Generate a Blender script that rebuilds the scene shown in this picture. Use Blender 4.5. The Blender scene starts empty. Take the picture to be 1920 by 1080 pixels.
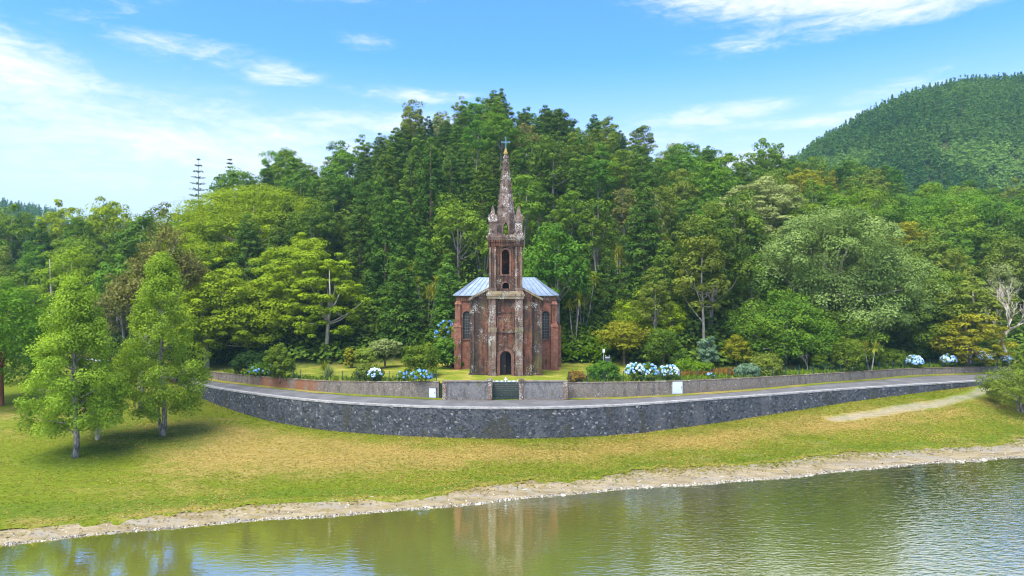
import bpy, math, random
import numpy as np
from mathutils import Vector
rng = np.random.default_rng(7)
random.seed(7)
S = bpy.context.scene
COL = S.collection
S.cycles.filter_width = 1.1
F = 1280.0                      # focal length in pixels of the 1920 wide photograph
CAMZ = 15.5

# ------------------------------------------------------------------ camera, world, sun, exposure
cam_d = bpy.data.cameras.new('camera'); cam = bpy.data.objects.new('camera', cam_d); COL.objects.link(cam)
cam.location = (0, 0, CAMZ); cam.rotation_euler = (math.radians(90), 0, 0)
cam_d.sensor_width = 36; cam_d.lens = 24; cam_d.clip_start = 0.5; cam_d.clip_end = 6000
S.camera = cam
S.view_settings.view_transform = 'Standard'; S.view_settings.look = 'None'
S.view_settings.gamma = 1; S.view_settings.exposure = 2.3
SUN_EL, SUN_AZ = 62, 215        # azimuth clockwise from +Y
sd = bpy.data.lights.new('sun', 'SUN'); so = bpy.data.objects.new('sun', sd); COL.objects.link(so)
sd.energy = 1.85; sd.angle = math.radians(50); sd.color = (1, .95, .86)
_a = math.radians(SUN_AZ); _e = math.radians(SUN_EL)
sdir = Vector((math.sin(_a)*math.cos(_e), math.cos(_a)*math.cos(_e), math.sin(_e)))
so.rotation_euler = sdir.to_track_quat('Z', 'Y').to_euler(); so.location = sdir*200

class G:
    """small node-graph writer"""
    def __init__(s, nt): s.nt = nt; s.N = nt.nodes; s.L = nt.links
    def put(s, sock, v):
        if isinstance(v, bpy.types.NodeSocket): s.L.new(v, sock)
        elif v is not None:
            if sock.type == 'RGBA' and len(v) == 3: v = (*v, 1)
            sock.default_value = v
    def n(s, t, **kw):
        nd = s.N.new(t)
        for k, v in kw.items(): setattr(nd, k, v)
        return nd
    def math(s, op, a, b=None, c=None, clamp=False):
        nd = s.n('ShaderNodeMath', operation=op, use_clamp=clamp)
        for i, v in enumerate((a, b, c)):
            if v is not None: s.put(nd.inputs[i], v)
        return nd.outputs[0]
    def noise(s, vec, scale, detail=4, rough=.55, dist=0, out='Fac'):
        nd = s.n('ShaderNodeTexNoise'); s.put(nd.inputs['Vector'], vec)
        nd.inputs['Scale'].default_value = scale; nd.inputs['Detail'].default_value = detail
        nd.inputs['Roughness'].default_value = rough; nd.inputs['Distortion'].default_value = dist
        return nd.outputs[out]
    def voro(s, vec, scale, out='Distance', feature='F1', rnd=1):
        nd = s.n('ShaderNodeTexVoronoi', feature=feature); s.put(nd.inputs['Vector'], vec)
        nd.inputs['Scale'].default_value = scale; nd.inputs['Randomness'].default_value = rnd
        return nd.outputs[out]
    def step(s, v, a, b, smooth=True):
        nd = s.n('ShaderNodeMapRange'); nd.interpolation_type = 'SMOOTHSTEP' if smooth else 'LINEAR'
        s.put(nd.inputs[0], v); nd.inputs[1].default_value = a; nd.inputs[2].default_value = b
        return nd.outputs[0]
    def mix(s, f, a, b, mode='MIX'):
        nd = s.n('ShaderNodeMix', data_type='RGBA', blend_type=mode)
        s.put(nd.inputs[0], f); s.put(nd.inputs[6], a); s.put(nd.inputs[7], b)
        return nd.outputs[2]
    def map(s, vec, scale=(1, 1, 1), rot=(0, 0, 0), loc=(0, 0, 0)):
        nd = s.n('ShaderNodeMapping'); s.put(nd.inputs[0], vec)
        nd.inputs[1].default_value = loc; nd.inputs[2].default_value = rot; nd.inputs[3].default_value = scale
        return nd.outputs[0]
    def bump(s, h, strength=.5, dist=.05):
        nd = s.n('ShaderNodeBump'); nd.inputs['Strength'].default_value = strength
        nd.inputs['Distance'].default_value = dist; s.put(nd.inputs['Height'], h)
        return nd.outputs[0]
    def hsv(s, col, h=.5, sat=1, v=1):
        nd = s.n('ShaderNodeHueSaturation'); s.put(nd.inputs['Hue'], h); s.put(nd.inputs['Saturation'], sat)
        s.put(nd.inputs['Value'], v); s.put(nd.inputs['Color'], col)
        return nd.outputs[0]
    def attr(s, name): return s.n('ShaderNodeAttribute', attribute_name=name).outputs['Fac']
    def obj(s): return s.n('ShaderNodeTexCoord').outputs['Object']
    def pos(s): return s.n('ShaderNodeNewGeometry').outputs['Position']
    def pbsdf(s, col, rough=.8, spec=.3, metal=0, normal=None):
        p = s.n('ShaderNodeBsdfPrincipled'); s.put(p.inputs['Base Color'], col); s.put(p.inputs['Roughness'], rough)
        p.inputs['Specular IOR Level'].default_value = spec; p.inputs['Metallic'].default_value = metal
        if normal is not None: s.put(p.inputs['Normal'], normal)
        return p.outputs[0]

def mat(name):
    m = bpy.data.materials.new(name); m.use_nodes = True; m.node_tree.nodes.clear()
    g = G(m.node_tree); o = g.n('ShaderNodeOutputMaterial')
    return m, g, lambda sh: g.L.new(sh, o.inputs[0])

def make_world():
    w = bpy.data.worlds.new('World'); S.world = w; w.use_nodes = True
    w.node_tree.nodes.clear(); g = G(w.node_tree)
    sky = g.n('ShaderNodeTexSky', sky_type='NISHITA', sun_disc=False)
    sky.sun_elevation = _e; sky.sun_rotation = _a; sky.altitude = 300; sky.air_density = 1.0
    sky.dust_density = .6; sky.ozone_density = 2.2
    d = g.n('ShaderNodeTexCoord').outputs['Generated']
    sp = g.n('ShaderNodeSeparateXYZ'); g.L.new(d, sp.inputs[0]); x, y, z = sp.outputs
    az = g.math('MULTIPLY', g.math('ARCTAN2', x, y), 57.2958); el = g.math('MULTIPLY', g.math('ARCSINE', z), 57.2958)
    cb = g.n('ShaderNodeCombineXYZ'); g.L.new(az, cb.inputs[0]); g.L.new(el, cb.inputs[1]); ae = cb.outputs[0]
    wisp = g.noise(g.map(ae, (.055, .24, 1), (0, 0, -.06)), 1.0, 9, .62, .6)
    fine = g.noise(g.map(ae, (.2, .75, 1), (0, 0, .1)), 1.0, 8, .68, .9)
    def blob(a0, e0, wa, we, tilt=0.0):
        da = g.math('SUBTRACT', az, a0); de = g.math('SUBTRACT', el, e0)
        de = g.math('SUBTRACT', de, g.math('MULTIPLY', da, tilt))
        q = g.math('ADD', g.math('POWER', g.math('DIVIDE', da, wa), 2), g.math('POWER', g.math('DIVIDE', de, we), 2))
        return g.math('SUBTRACT', 1, g.math('SQRT', q), clamp=True)
    # broad soft bank low in the west, then wispy patches, then clouds outside the view
    blobs = [(-26, 10.6, 34, 5.4, .0, .74), (-38, 15.0, 11, 4.5, -.12, .9), (-8, 15.5, 10, 1.0, -.03, .6), (-26, 17.6, 9, 2.0, -.05, .62), (-19, 16.6, 5, 1.5, -.03, .6), (-10, 13.0, 13, 2.0, -.02, .95), (-31, 19.2, 6, 1.3, .3, .45),
             (25, 19.6, 13, 1.9, .10, .85), (32, 19.5, 10, 1.5, .05, .8), (15, 13.6, 10, 1.2, .06, .72), (24, 12.6, 9, .8, 0, .62), (8, 12.0, 15, 1.8, 0, .72), (16, 9.5, 16, 2.6, 0, .8),
             (-13, 22.8, 9, .9, 0, .7), (-12.5, 19.4, 4, 1.0, 0, .6), (31, 14.8, 7, 1.5, .2, .6),
             (-80, 25, 40, 9, 0, 1), (75, 28, 40, 9, 0, 1), (10, 42, 30, 8, 0, .9), (-30, 45, 25, 8, 0, .9), (180, 35, 60, 12, 0, .9), (29, 25.2, 24, 7.2, 0, 2.8), (-20, 27.4, 14, 6, 0, 2.6), (0, 75, 200, 25, 0, 1.2), (120, 40, 60, 20, 0, 1), (-120, 40, 60, 20, 0, 1)]  # the strongest ones are added, mostly out of view, to whiten the lake's reflection
    tot = None
    for a0, e0, wa, we, tl, am in blobs:
        b = g.math('MULTIPLY', blob(a0, e0, wa, we, tl), am)
        tot = b if tot is None else g.math('MAXIMUM', tot, b)
    fin2 = g.noise(g.map(ae, (.55, 1.9, 1), (0, 0, .12), (5, 2, 0)), 1.0, 7, .7, .8)
    nn = g.math('ADD', g.math('ADD', g.math('MULTIPLY', wisp, .45), g.math('MULTIPLY', fine, .33)), g.math('MULTIPLY', fin2, .22))
    dens = g.math('ADD', tot, g.math('MULTIPLY', g.math('SUBTRACT', nn, .5), 4.6))
    edge = g.step(tot, 0.02, .3)
    cl = g.math('MULTIPLY', g.step(dens, .04, 1.35), edge)
    haze = g.math('MULTIPLY', g.step(el, 19, 7), .9)
    base = g.mix(1, sky.outputs[0], (.27, .53, 1.0), 'MULTIPLY')
    base = g.mix(haze, base, (2.05, 2.38, 2.72))
    col = g.mix(g.math('MULTIPLY', cl, .92), base, (2.85, 2.87, 2.95))
    bg = g.n('ShaderNodeBackground'); g.L.new(col, bg.inputs[0]); bg.inputs[1].default_value = .088
    o = g.n('ShaderNodeOutputWorld'); g.L.new(bg.outputs[0], o.inputs[0])
make_world()

# ------------------------------------------------------------------ object helpers
def link(o, parent=None):
    COL.objects.link(o)
    if parent is not None: o.parent = parent
    return o
def tag(o, label=None, cat=None, group=None, kind=None):
    if label: o['label'] = label
    if cat: o['category'] = cat
    if group: o['group'] = group
    if kind: o['kind'] = kind
    return o
def thing(name, label, cat, loc=(0, 0, 0), rz=0, group=None):
    o = bpy.data.objects.new(name, None); link(o); o.location = loc; o.rotation_euler = (0, 0, rz)
    o.empty_display_size = .2
    return tag(o, label, cat, group)
def copy_thing(src, loc, rz, sc, label=None, group=None, mats=None):
    r = src.copy(); COL.objects.link(r); r.location = loc; r.rotation_euler = (0, 0, rz)
    r.scale = sc if hasattr(sc, '__len__') else (sc, sc, sc)
    if label: r['label'] = label
    if group: r['group'] = group
    for ch in list(src.children):
        c = ch.copy(); COL.objects.link(c); c.parent = r
        if mats:
            key = c.name.split('.')[0]
            if key in mats:
                c.material_slots[0].link = 'OBJECT'; c.material_slots[0].material = mats[key]
    return r

class MB:
    """mesh builder: collects shapes and links them as ONE mesh object"""
    def __init__(s): s.v = []; s.f = []
    def add(s, vs, fs):
        b = len(s.v); s.v += [tuple(p) for p in vs]; s.f += [tuple(i+b for i in f) for f in fs]; return s
    def box(s, x0, x1, y0, y1, z0, z1):
        return s.add([(x0,y0,z0),(x1,y0,z0),(x1,y1,z0),(x0,y1,z0),(x0,y0,z1),(x1,y0,z1),(x1,y1,z1),(x0,y1,z1)],
                     [(0,3,2,1),(4,5,6,7),(0,1,5,4),(1,2,6,5),(2,3,7,6),(3,0,4,7)])
    def frus(s, cx, cy, z0, z1, a0, b0, a1, b1):      # box tapering from half sizes a0,b0 to a1,b1
        return s.add([(cx-a0,cy-b0,z0),(cx+a0,cy-b0,z0),(cx+a0,cy+b0,z0),(cx-a0,cy+b0,z0),
                      (cx-a1,cy-b1,z1),(cx+a1,cy-b1,z1),(cx+a1,cy+b1,z1),(cx-a1,cy+b1,z1)],
                     [(0,3,2,1),(4,5,6,7),(0,1,5,4),(1,2,6,5),(2,3,7,6),(3,0,4,7)])
    def prism(s, poly, y0, y1):                       # polygon in xz (CCW seen from -y) extruded in y
        n = len(poly)
        return s.add([(x,y0,z) for x,z in poly]+[(x,y1,z) for x,z in poly],
                     [tuple(range(n)), tuple(range(2*n-1,n-1,-1))]+[(i,n+i,n+(i+1)%n,(i+1)%n) for i in range(n)])
    def ngon(s, cx, cy, z0, z1, r0, r1, n, ph=0):
        vs = [(cx+r*math.cos(ph+2*math.pi*i/n), cy+r*math.sin(ph+2*math.pi*i/n), z) for z, r in ((z0,r0),(z1,r1)) for i in range(n)]
        return s.add(vs, [tuple(range(n-1,-1,-1)), tuple(range(n,2*n))]+[(i,(i+1)%n,n+(i+1)%n,n+i) for i in range(n)])
    def bar(s, p, q, r, r2=None, n=6): return s.tube([p, q], [r, r if r2 is None else r2], n)
    def tube(s, pts, rad, n=6):
        pts = [Vector(p) for p in pts]; vs = []; fs = []
        for i, p in enumerate(pts):
            t = (pts[min(i+1, len(pts)-1)]-pts[max(i-1, 0)]).normalized()
            a = t.orthogonal().normalized() if i == 0 else (a-t*a.dot(t)).normalized()
            b = t.cross(a)
            vs += [p+(a*math.cos(2*math.pi*k/n)+b*math.sin(2*math.pi*k/n))*rad[i] for k in range(n)]
        m = len(pts)
        for i in range(m-1):
            fs += [(i*n+k, i*n+(k+1)%n, (i+1)*n+(k+1)%n, (i+1)*n+k) for k in range(n)]
        fs += [tuple(range(n-1,-1,-1)), tuple(range((m-1)*n, m*n))]
        return s.add(vs, fs)
    def build(s, name, m, parent=None, loc=None, smooth=False):
        me = bpy.data.meshes.new(name); me.from_pydata(s.v, [], s.f); me.materials.append(m)
        if smooth: me.polygons.foreach_set('use_smooth', [True]*len(me.polygons))
        o = bpy.data.objects.new(name, me); link(o, parent)
        if loc is not None: o.location = loc
        return o

def arch(x0, x1, z0, zs, n=10, pointed=0.0):
    """outline of an arched opening, from lower right round to lower left (CCW from -y)"""
    r = (x1-x0)/2; cx = (x0+x1)/2
    pts = [(x1, z0)]
    for i in range(n+1):
        a = math.pi*i/n
        pts.append((cx+r*math.cos(a), zs+r*math.sin(a)*(1+pointed*math.sin(a))))
    pts.append((x0, z0))
    return pts
def wall_with_arch(mb, X0, X1, Z0, Z1, y0, y1, ap):
    """wall slab with an arched hole; ap from arch(), hole bottom at ap[0].z (>= Z0)"""
    x1, zb = ap[0]; x0 = ap[-1][0]
    top = ap[1:-1]; mid = len(top)//2
    mb.box(X0, x0, y0, y1, Z0, Z1); mb.box(x1, X1, y0, y1, Z0, Z1)
    if zb > Z0+1e-4: mb.box(x0, x1, y0, y1, Z0, zb)
    mb.add([(x, y, z) for y in (y0, y1) for x, z in top]+[(x, y, Z1) for y in (y0, y1) for x, z in top],
           [f for i in range(len(top)-1) for n in (len(top),) for f in (
               (i, 2*n+i, 2*n+i+1, i+1), (n+i, n+i+1, 3*n+i+1, 3*n+i), (i, i+1, n+i+1, n+i), (2*n+i, 3*n+i, 3*n+i+1, 2*n+i+1))])
def ring(mb, ap, w, y0, y1):
    """archivolt band of width w round an arch outline (jambs and arch)"""
    zc = ap[1][1]; cx = (ap[0][0]+ap[-1][0])/2
    out = []
    for i, (x, z) in enumerate(ap):
        if i in (0, len(ap)-1): out.append((x+(w if x > cx else -w), z))
        else:
            d = Vector((x-cx, z-zc)); l = d.length or 1; out.append((x+d.x/l*w, z+d.y/l*w))
    n = len(ap)
    vs = [(x, y0, z) for x, z in ap]+[(x, y0, z) for x, z in out]+[(x, y1, z) for x, z in ap]+[(x, y1, z) for x, z in out]
    fs = []
    for i in range(n-1):
        fs += [(i, i+1, n+i+1, n+i), (n+i, n+i+1, 3*n+i+1, 3*n+i), (i, 2*n+i, 2*n+i+1, i+1)]
    fs += [(0, n, 3*n, 2*n), (n-1, 3*n-1, 4*n-1, 2*n-1)]
    mb.add(vs, fs)

# ------------------------------------------------------------------ materials
def foliage(name, dark, light, transl=.3, vary=.35, hue=.035, spec=.10):
    m, g, out = mat(name)
    t = g.attr('tint'); r = g.n('ShaderNodeObjectInfo').outputs['Random']
    c = g.mix(t, dark, light)
    r2 = g.math('FRACT', g.math('MULTIPLY', r, 7.13))
    c = g.hsv(c, g.math('ADD', .5-hue/2, g.math('MULTIPLY', r2, hue)), 1, g.math('ADD', 1-vary/2, g.math('MULTIPLY', r, vary)))
    mx = g.n('ShaderNodeMixShader'); mx.inputs[0].default_value = transl
    g.L.new(g.pbsdf(c, .75, spec), mx.inputs[1])
    tr = g.n('ShaderNodeBsdfTranslucent'); g.L.new(g.hsv(c, .485, 1.1, 1.25), tr.inputs[0]); g.L.new(tr.outputs[0], mx.inputs[2])
    out(mx.outputs[0]); return m
def bark(name, a, b, scale=3):
    m, g, out = mat(name); o = g.obj()
    n = g.noise(g.map(o, (1, 1, .35)), scale, 6, .65)
    out(g.pbsdf(g.mix(g.step(n, .35, .65), a, b), .9, .15, 0, g.bump(n, .6, .05))); return m
def plain(name, col, rough=.6, metal=0, var=.25, scale=6, spec=.4):
    m, g, out = mat(name)
    n = g.noise(g.obj(), scale, 5, .6)
    d = tuple(c*(1-var) for c in col)
    out(g.pbsdf(g.mix(g.step(n, .35, .65), d, col), rough, spec, metal)); return m

FO = dict(
    birch=foliage('birch_leaves', (.13,.23,.014), (.30,.43,.038), .35, .1, .01),
    plane=foliage('yellow_green_leaves', (.145,.22,.006), (.30,.405,.014), .33, .12, .015),
    cedar=foliage('cedar_needles', (.036,.085,.008), (.125,.210,.018), .26, .55, .03),
    teal=foliage('blue_green_needles', (.030,.078,.020), (.085,.150,.038), .2, .4, .02),
    far=foliage('far_needles', (.040,.125,.020), (.16,.290,.045), .35, .1, .02),
    laurel=foliage('laurel_leaves', (.050,.115,.008), (.150,.250,.018), .25, .45, .04),
    bright=foliage('bright_green_leaves', (.072,.15,.008), (.175,.285,.016), .3, .35, .04),
    olive=foliage('olive_leaves', (.085,.125,.012), (.20,.26,.028), .25, .4, .03),
    grey=foliage('grey_green_leaves', (.10,.155,.026), (.25,.325,.080), .22, .1, .02),
    pale=foliage('pale_leaves', (.14,.175,.04), (.30,.35,.11), .25, .25, .02),
    gold=foliage('golden_leaves', (.15,.155,.006), (.31,.31,.016), .3, .15, .02),
    brown=foliage('brown_leaves', (.12,.125,.022), (.23,.22,.05), .25, .25, .03),
    dark=foliage('dark_leaves', (.018,.044,.007), (.06,.105,.014), .2, .35, .03),
    bluesh=foliage('blue_grey_leaves', (.075,.14,.065), (.18,.27,.14), .2, .1, .01),
    bushy=foliage('bush_leaves', (.065,.13,.009), (.165,.245,.017), .28, .2, .03),
    rust=foliage('rusty_leaves', (.15,.085,.012), (.30,.165,.025), .25, .2, .03),
    fern=foliage('fern_leaves', (.075,.155,.006), (.20,.31,.014), .33, .2, .02),
    under=foliage('undergrowth_leaves', (.05,.10,.008), (.16,.235,.020), .2, .1, .02),
    flax=foliage('flax_leaves', (.14,.175,.015), (.29,.32,.032), .3, .2, .03),
)
BK = dict(grey=bark('grey_bark', (.16,.13,.10), (.36,.32,.26)), pale=bark('pale_bark', (.30,.25,.18), (.55,.49,.38)),
          brown=bark('brown_bark', (.10,.065,.04), (.24,.17,.11)), red=bark('reddish_bark', (.12,.04,.018), (.28,.11,.05)),
          birch=bark('birch_bark', (.07,.06,.045), (.33,.30,.25), 5))
M_dark = plain('shade_and_handle_black', (.012,.010,.008), .9, 0, .3)  # near-black: interior shade put into colour, also the cabinet handle
M_fence = plain('green_paint', (.008,.048,.037), .5, 0, .25)
M_white = plain('white_paint', (.78,.80,.80), .5, 0, .08)

def weathered(name, base, base2, lichen=.5, dark=.5, moss=.3, brick=True, lc=(.50,.49,.40)):
    m, g, out = mat(name); o = g.obj()
    big = g.noise(o, .55, 5, .6, .4); mid = g.noise(o, 2.2, 6, .68, .3); fine = g.noise(o, 9, 5, .72)
    streak = g.noise(g.map(o, (2.6, 2.6, .28)), 1.3, 6, .66)
    c = g.mix(g.step(mid, .35, .65), base, base2)
    h = fine
    if brick:
        sp = g.n('ShaderNodeSeparateXYZ'); g.L.new(o, sp.inputs[0]); cb = g.n('ShaderNodeCombineXYZ')
        g.L.new(g.math('ADD', sp.outputs[0], sp.outputs[1]), cb.inputs[0]); g.L.new(sp.outputs[2], cb.inputs[1])
        br = g.n('ShaderNodeTexBrick'); g.L.new(cb.outputs[0], br.inputs['Vector'])
        br.inputs['Scale'].default_value = 1; br.inputs['Brick Width'].default_value = .30; br.inputs['Row Height'].default_value = .12
        br.inputs['Mortar Size'].default_value = .010; br.inputs['Bias'].default_value = 0
        br.inputs['Color1'].default_value = (.75,.75,.75,1); br.inputs['Color2'].default_value = (1.15,1.15,1.15,1); br.inputs['Mortar'].default_value = (.7,.68,.65,1)
        c = g.mix(.8, c, br.outputs[0], 'MULTIPLY')
        h = g.math('SUBTRACT', g.math('MULTIPLY', fine, .5), g.math('MULTIPLY', br.outputs['Fac'], .6))
    c = g.mix(g.math('MULTIPLY', g.step(big, .62-.34*moss, .80-.2*moss), .75*min(1, moss*2)), c, g.mix(fine, (.06,.055,.014), (.19,.16,.05)))
    sk = g.math('MULTIPLY', g.step(streak, .70-.34*dark, .84-.26*dark), .9)
    c = g.mix(sk, c, (.030,.024,.020))
    dk = g.noise(g.map(o, (1, 1, .5), (0, 0, 0), (3, 8, 1)), .75, 6, .7, .3)
    c = g.mix(g.math('MULTIPLY', g.step(dk, .66-.26*dark, .80-.26*dark), .8), c, g.mix(fine, (.022,.018,.015), (.085,.062,.045)))
    patch = g.noise(g.map(o, (1, 1, 1), (0, 0, 0), (7, 3, 5)), .9, 4, .6)
    spots = g.step(g.math('ADD', g.noise(o, 8.5, 6, .8, .4), g.math('MULTIPLY', g.math('SUBTRACT', patch, .5), .65)), .74-.30*lichen, .79-.30*lichen)
    c = g.mix(g.math('MULTIPLY', spots, .88), c, g.mix(fine, tuple(v*.75 for v in lc), lc))
    out(g.pbsdf(c, .92, .15, 0, g.bump(h, .7, .03))); return m
M_brick = weathered('weathered_brick', (.140,.050,.028), (.225,.102,.060), .42, .80, .55)
M_pink = weathered('pink_brick', (.235,.088,.050), (.305,.145,.092), .34, .52, .25)
M_stone = weathered('lichen_stone', (.140,.076,.048), (.195,.138,.10), .58, .62, .3, False)
M_dstone = weathered('dark_lichen_stone', (.075,.042,.030), (.145,.085,.062), .46, .84, .6)
M_spire = weathered('spire_stone', (.098,.066,.048), (.155,.112,.084), .60, .55, .1, False, (.60,.55,.46))
M_mossy = weathered('mossy_stone', (.17,.12,.075), (.25,.20,.13), .52, .5, .8, False)
M_orange = weathered('arch_brick', (.18,.085,.055), (.25,.135,.09), .25, .55, .15)

def concrete(name, a, b, rust=0):
    m, g, out = mat(name); o = g.pos()
    big = g.noise(o, .35, 4, .6); st = g.noise(g.map(o, (1.5, 1.5, .45)), 1.1, 8, .75, .4); fine = g.noise(o, 7, 5, .7)
    c = g.mix(g.step(fine, .3, .7), a, b)
    c = g.mix(g.math('MULTIPLY', g.step(st, .46, .66), .72), c, (.065,.060,.055))
    c = g.mix(g.math('MULTIPLY', g.step(g.noise(o, 1.6, 5, .7), .56, .66), .6), c, (.13,.10,.035))
    c = g.mix(g.step(g.noise(o, 4.5, 4, .7), .63, .68), c, (.50,.48,.40))
    if rust:
        sp = g.n('ShaderNodeSeparateXYZ'); g.L.new(o, sp.inputs[0])
        q = g.math('MULTIPLY', g.step(sp.outputs[0], -19.5, -22.5), g.step(sp.outputs[0], -32, -27))
        r = g.math('MULTIPLY', q, g.step(g.noise(o, .8, 4, .6), .3, .5))
        c = g.mix(g.math('MULTIPLY', r, .85), c, g.mix(fine, (.16,.055,.022), (.32,.14,.06)))
    out(g.pbsdf(c, .9, .15, 0, g.bump(fine, .5, .03))); return m
M_conc = concrete('stained_concrete', (.13,.105,.078), (.25,.215,.17), 1)
M_render = concrete('grey_render', (.12,.115,.108), (.22,.205,.18))
def basalt():
    m, g, out = mat('basalt_masonry'); o = g.pos()
    o2 = g.map(o, (1, 1, 1.25)); o2 = g.n('ShaderNodeVectorMath', operation='ADD'); g.L.new(g.map(o, (1, 1, 1.25)), o2.inputs[0]); g.L.new(g.map(g.noise(o, .9, 2, .5, 0, 'Color'), (.55,)*3), o2.inputs[1]); o2 = o2.outputs[0]; ed = g.voro(o2, 4.4, 'Distance', 'DISTANCE_TO_EDGE'); cc = g.voro(o2, 4.4, 'Color')
    s = g.n('ShaderNodeSeparateColor'); g.L.new(cc, s.inputs[0])
    fine = g.noise(o, 11, 6, .72); big = g.noise(g.map(o, (1, 1, .35)), .5, 4, .6)
    c = g.mix(s.outputs[0], (.022,.026,.032), (.10,.108,.115))
    c = g.mix(g.math('MULTIPLY', g.step(s.outputs[1], .92, .99), .8), c, (.30,.30,.28))
    c = g.mix(g.math('MULTIPLY', g.step(fine, .5, .75), .5), c, (.17,.18,.18))
    c = g.mix(g.math('MULTIPLY', g.step(ed, .035, .0), .8), c, g.mix(fine, (.020,.020,.022), (.14,.14,.14)))
    c = g.mix(g.math('MULTIPLY', g.step(big, .54, .66), .6), c, (.055,.052,.030)); c = g.mix(g.math('MULTIPLY', g.step(big, .46, .34), .4), c, (.15,.15,.145))
    sp = g.n('ShaderNodeSeparateXYZ'); g.L.new(o, sp.inputs[0])
    c = g.mix(g.math('MULTIPLY', g.math('MULTIPLY', g.step(g.noise(o, 2.0, 4, .6), .60, .68), g.step(sp.outputs[2], 4.2, 2.6)), .7), c, (.09,.085,.02))
    c = g.mix(g.step(g.noise(o, 2.6, 3, .6), .715, .74), c, (.30,.16,.03))
    out(g.pbsdf(c, .85, .25, 0, g.bump(g.math('ADD', g.step(ed, 0, .09), g.math('MULTIPLY', fine, .4)), .9, .06))); return m
M_basalt = basalt()
def m_road():
    m, g, out = mat('asphalt'); o = g.pos()
    n = g.noise(o, 14, 5, .7); b = g.noise(o, .5, 4, .6); w = g.noise(g.map(o, (.4, 2.4, 1)), .7, 4, .6)
    c = g.mix(n, (.078,.076,.070), (.135,.130,.118)); c = g.mix(g.step(b, .4, .65), c, (.15,.145,.135)); c = g.mix(g.math('MULTIPLY', g.step(w, .52, .66), .5), c, (.075,.075,.074))
    out(g.pbsdf(c, .85, .25, 0, g.bump(n, .3, .01))); return m
def m_coping():
    m, g, out = mat('wall_coping'); o = g.pos(); n = g.noise(o, 2.2, 7, .75)
    out(g.pbsdf(g.mix(g.step(n, .3, .7), (.17,.165,.15), (.38,.365,.33)), .85, .2, 0, g.bump(n, .4, .02))); return m
def m_grass(name, verge=False):
    m, g, out = mat(name); o = g.pos()
    a = g.noise(g.map(o, (.55, 1.1, 1), (0, 0, -.27)), .085, 5, .6, .5); b = g.noise(g.map(o, (.7, 1.2, 1), (0, 0, -.27)), .42, 6, .68, .3); f = g.noise(o, 5.5, 6, .78)
    ff = g.noise(o, 17, 3, .7)
    gr = g.mix(f, (.080,.115,.006), (.170,.205,.012)); ye = g.mix(f, (.205,.155,.036), (.36,.27,.080))
    d = g.attr('dry')
    k = g.math('ADD', g.math('ADD', d, g.math('MULTIPLY', g.math('SUBTRACT', a, .5), 1.5)), g.math('MULTIPLY', g.math('SUBTRACT', b, .5), 1.6))
    k = g.math('ADD', k, g.math('MULTIPLY', g.math('SUBTRACT', f, .5), .7))
    c = g.mix(g.step(k, .18, .82), gr, ye)
    c = g.mix(g.math('MULTIPLY', g.step(g.math('ADD', g.attr('lush'), g.math('MULTIPLY', g.math('SUBTRACT', b, .5), .9)), .35, .8), .75), c, g.mix(f, (.050,.095,.006), (.12,.175,.012)))
    t = g.math('ADD', g.attr('bare'), g.math('MULTIPLY', g.math('SUBTRACT', g.noise(g.map(o, (.5, 1.5, 1), (0, 0, .1)), .6, 6, .7, .4), .5), 1.5))
    c = g.mix(g.math('MULTIPLY', g.step(t, .35, 1.2), .7), c, g.mix(f, (.22,.19,.14), (.36,.32,.25)))
    c = g.mix(.8, c, g.mix(g.step(ff, .3, .7), (.6,.6,.6), (1.35,1.35,1.35)), 'MULTIPLY'); c = g.mix(.7, c, g.mix(g.step(g.noise(g.map(o, (1, 2.2, 1)), 1.5, 6, .75), .3, .7), (.68,.72,.7), (1.28,1.24,1.2)), 'MULTIPLY')
    out(g.pbsdf(c, .95, .08, 0, g.bump(g.math('ADD', f, ff), .6, .08))); return m
def m_sand():
    m, g, out = mat('sand'); o = g.pos()
    st = g.noise(g.map(o, (.45, 1.6, 1), (0, 0, -.27)), 1.0, 8, .75, .5); f = g.noise(o, 8, 6, .75); s2 = g.noise(g.map(o, (.3, 1.2, 1), (0, 0, -.27), (9, 4, 0)), .7, 5, .6)
    c = g.mix(g.step(st, .35, .62), (.165,.128,.064), (.30,.245,.145)); c = g.mix(g.math('MULTIPLY', g.step(s2, .52, .6), .7), c, (.24,.215,.165))
    c = g.mix(g.math('MULTIPLY', g.step(f, .50, .66), .6), c, (.17,.125,.055)); c = g.mix(g.math('MULTIPLY', g.step(g.noise(g.map(o, (.5, 1.4, 1), (0, 0, -.27)), 1.1, 6, .75), .54, .62), .75), c, g.mix(f, (.16,.125,.03), (.26,.20,.07)))
    sp = g.n('ShaderNodeSeparateXYZ'); g.L.new(o, sp.inputs[0])
    lvl = g.math('ADD', sp.outputs[2], g.math('MULTIPLY', g.math('SUBTRACT', g.noise(o, 1.6, 4, .7), .5), .12))
    c = g.mix(g.math('MULTIPLY', g.step(lvl, .085, .03), .65), c, g.mix(g.step(f, .5, .56), (.14,.11,.045), (.50,.47,.38)))
    out(g.pbsdf(c, .9, .15, 0, g.bump(f, .6, .03))); return m
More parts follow.
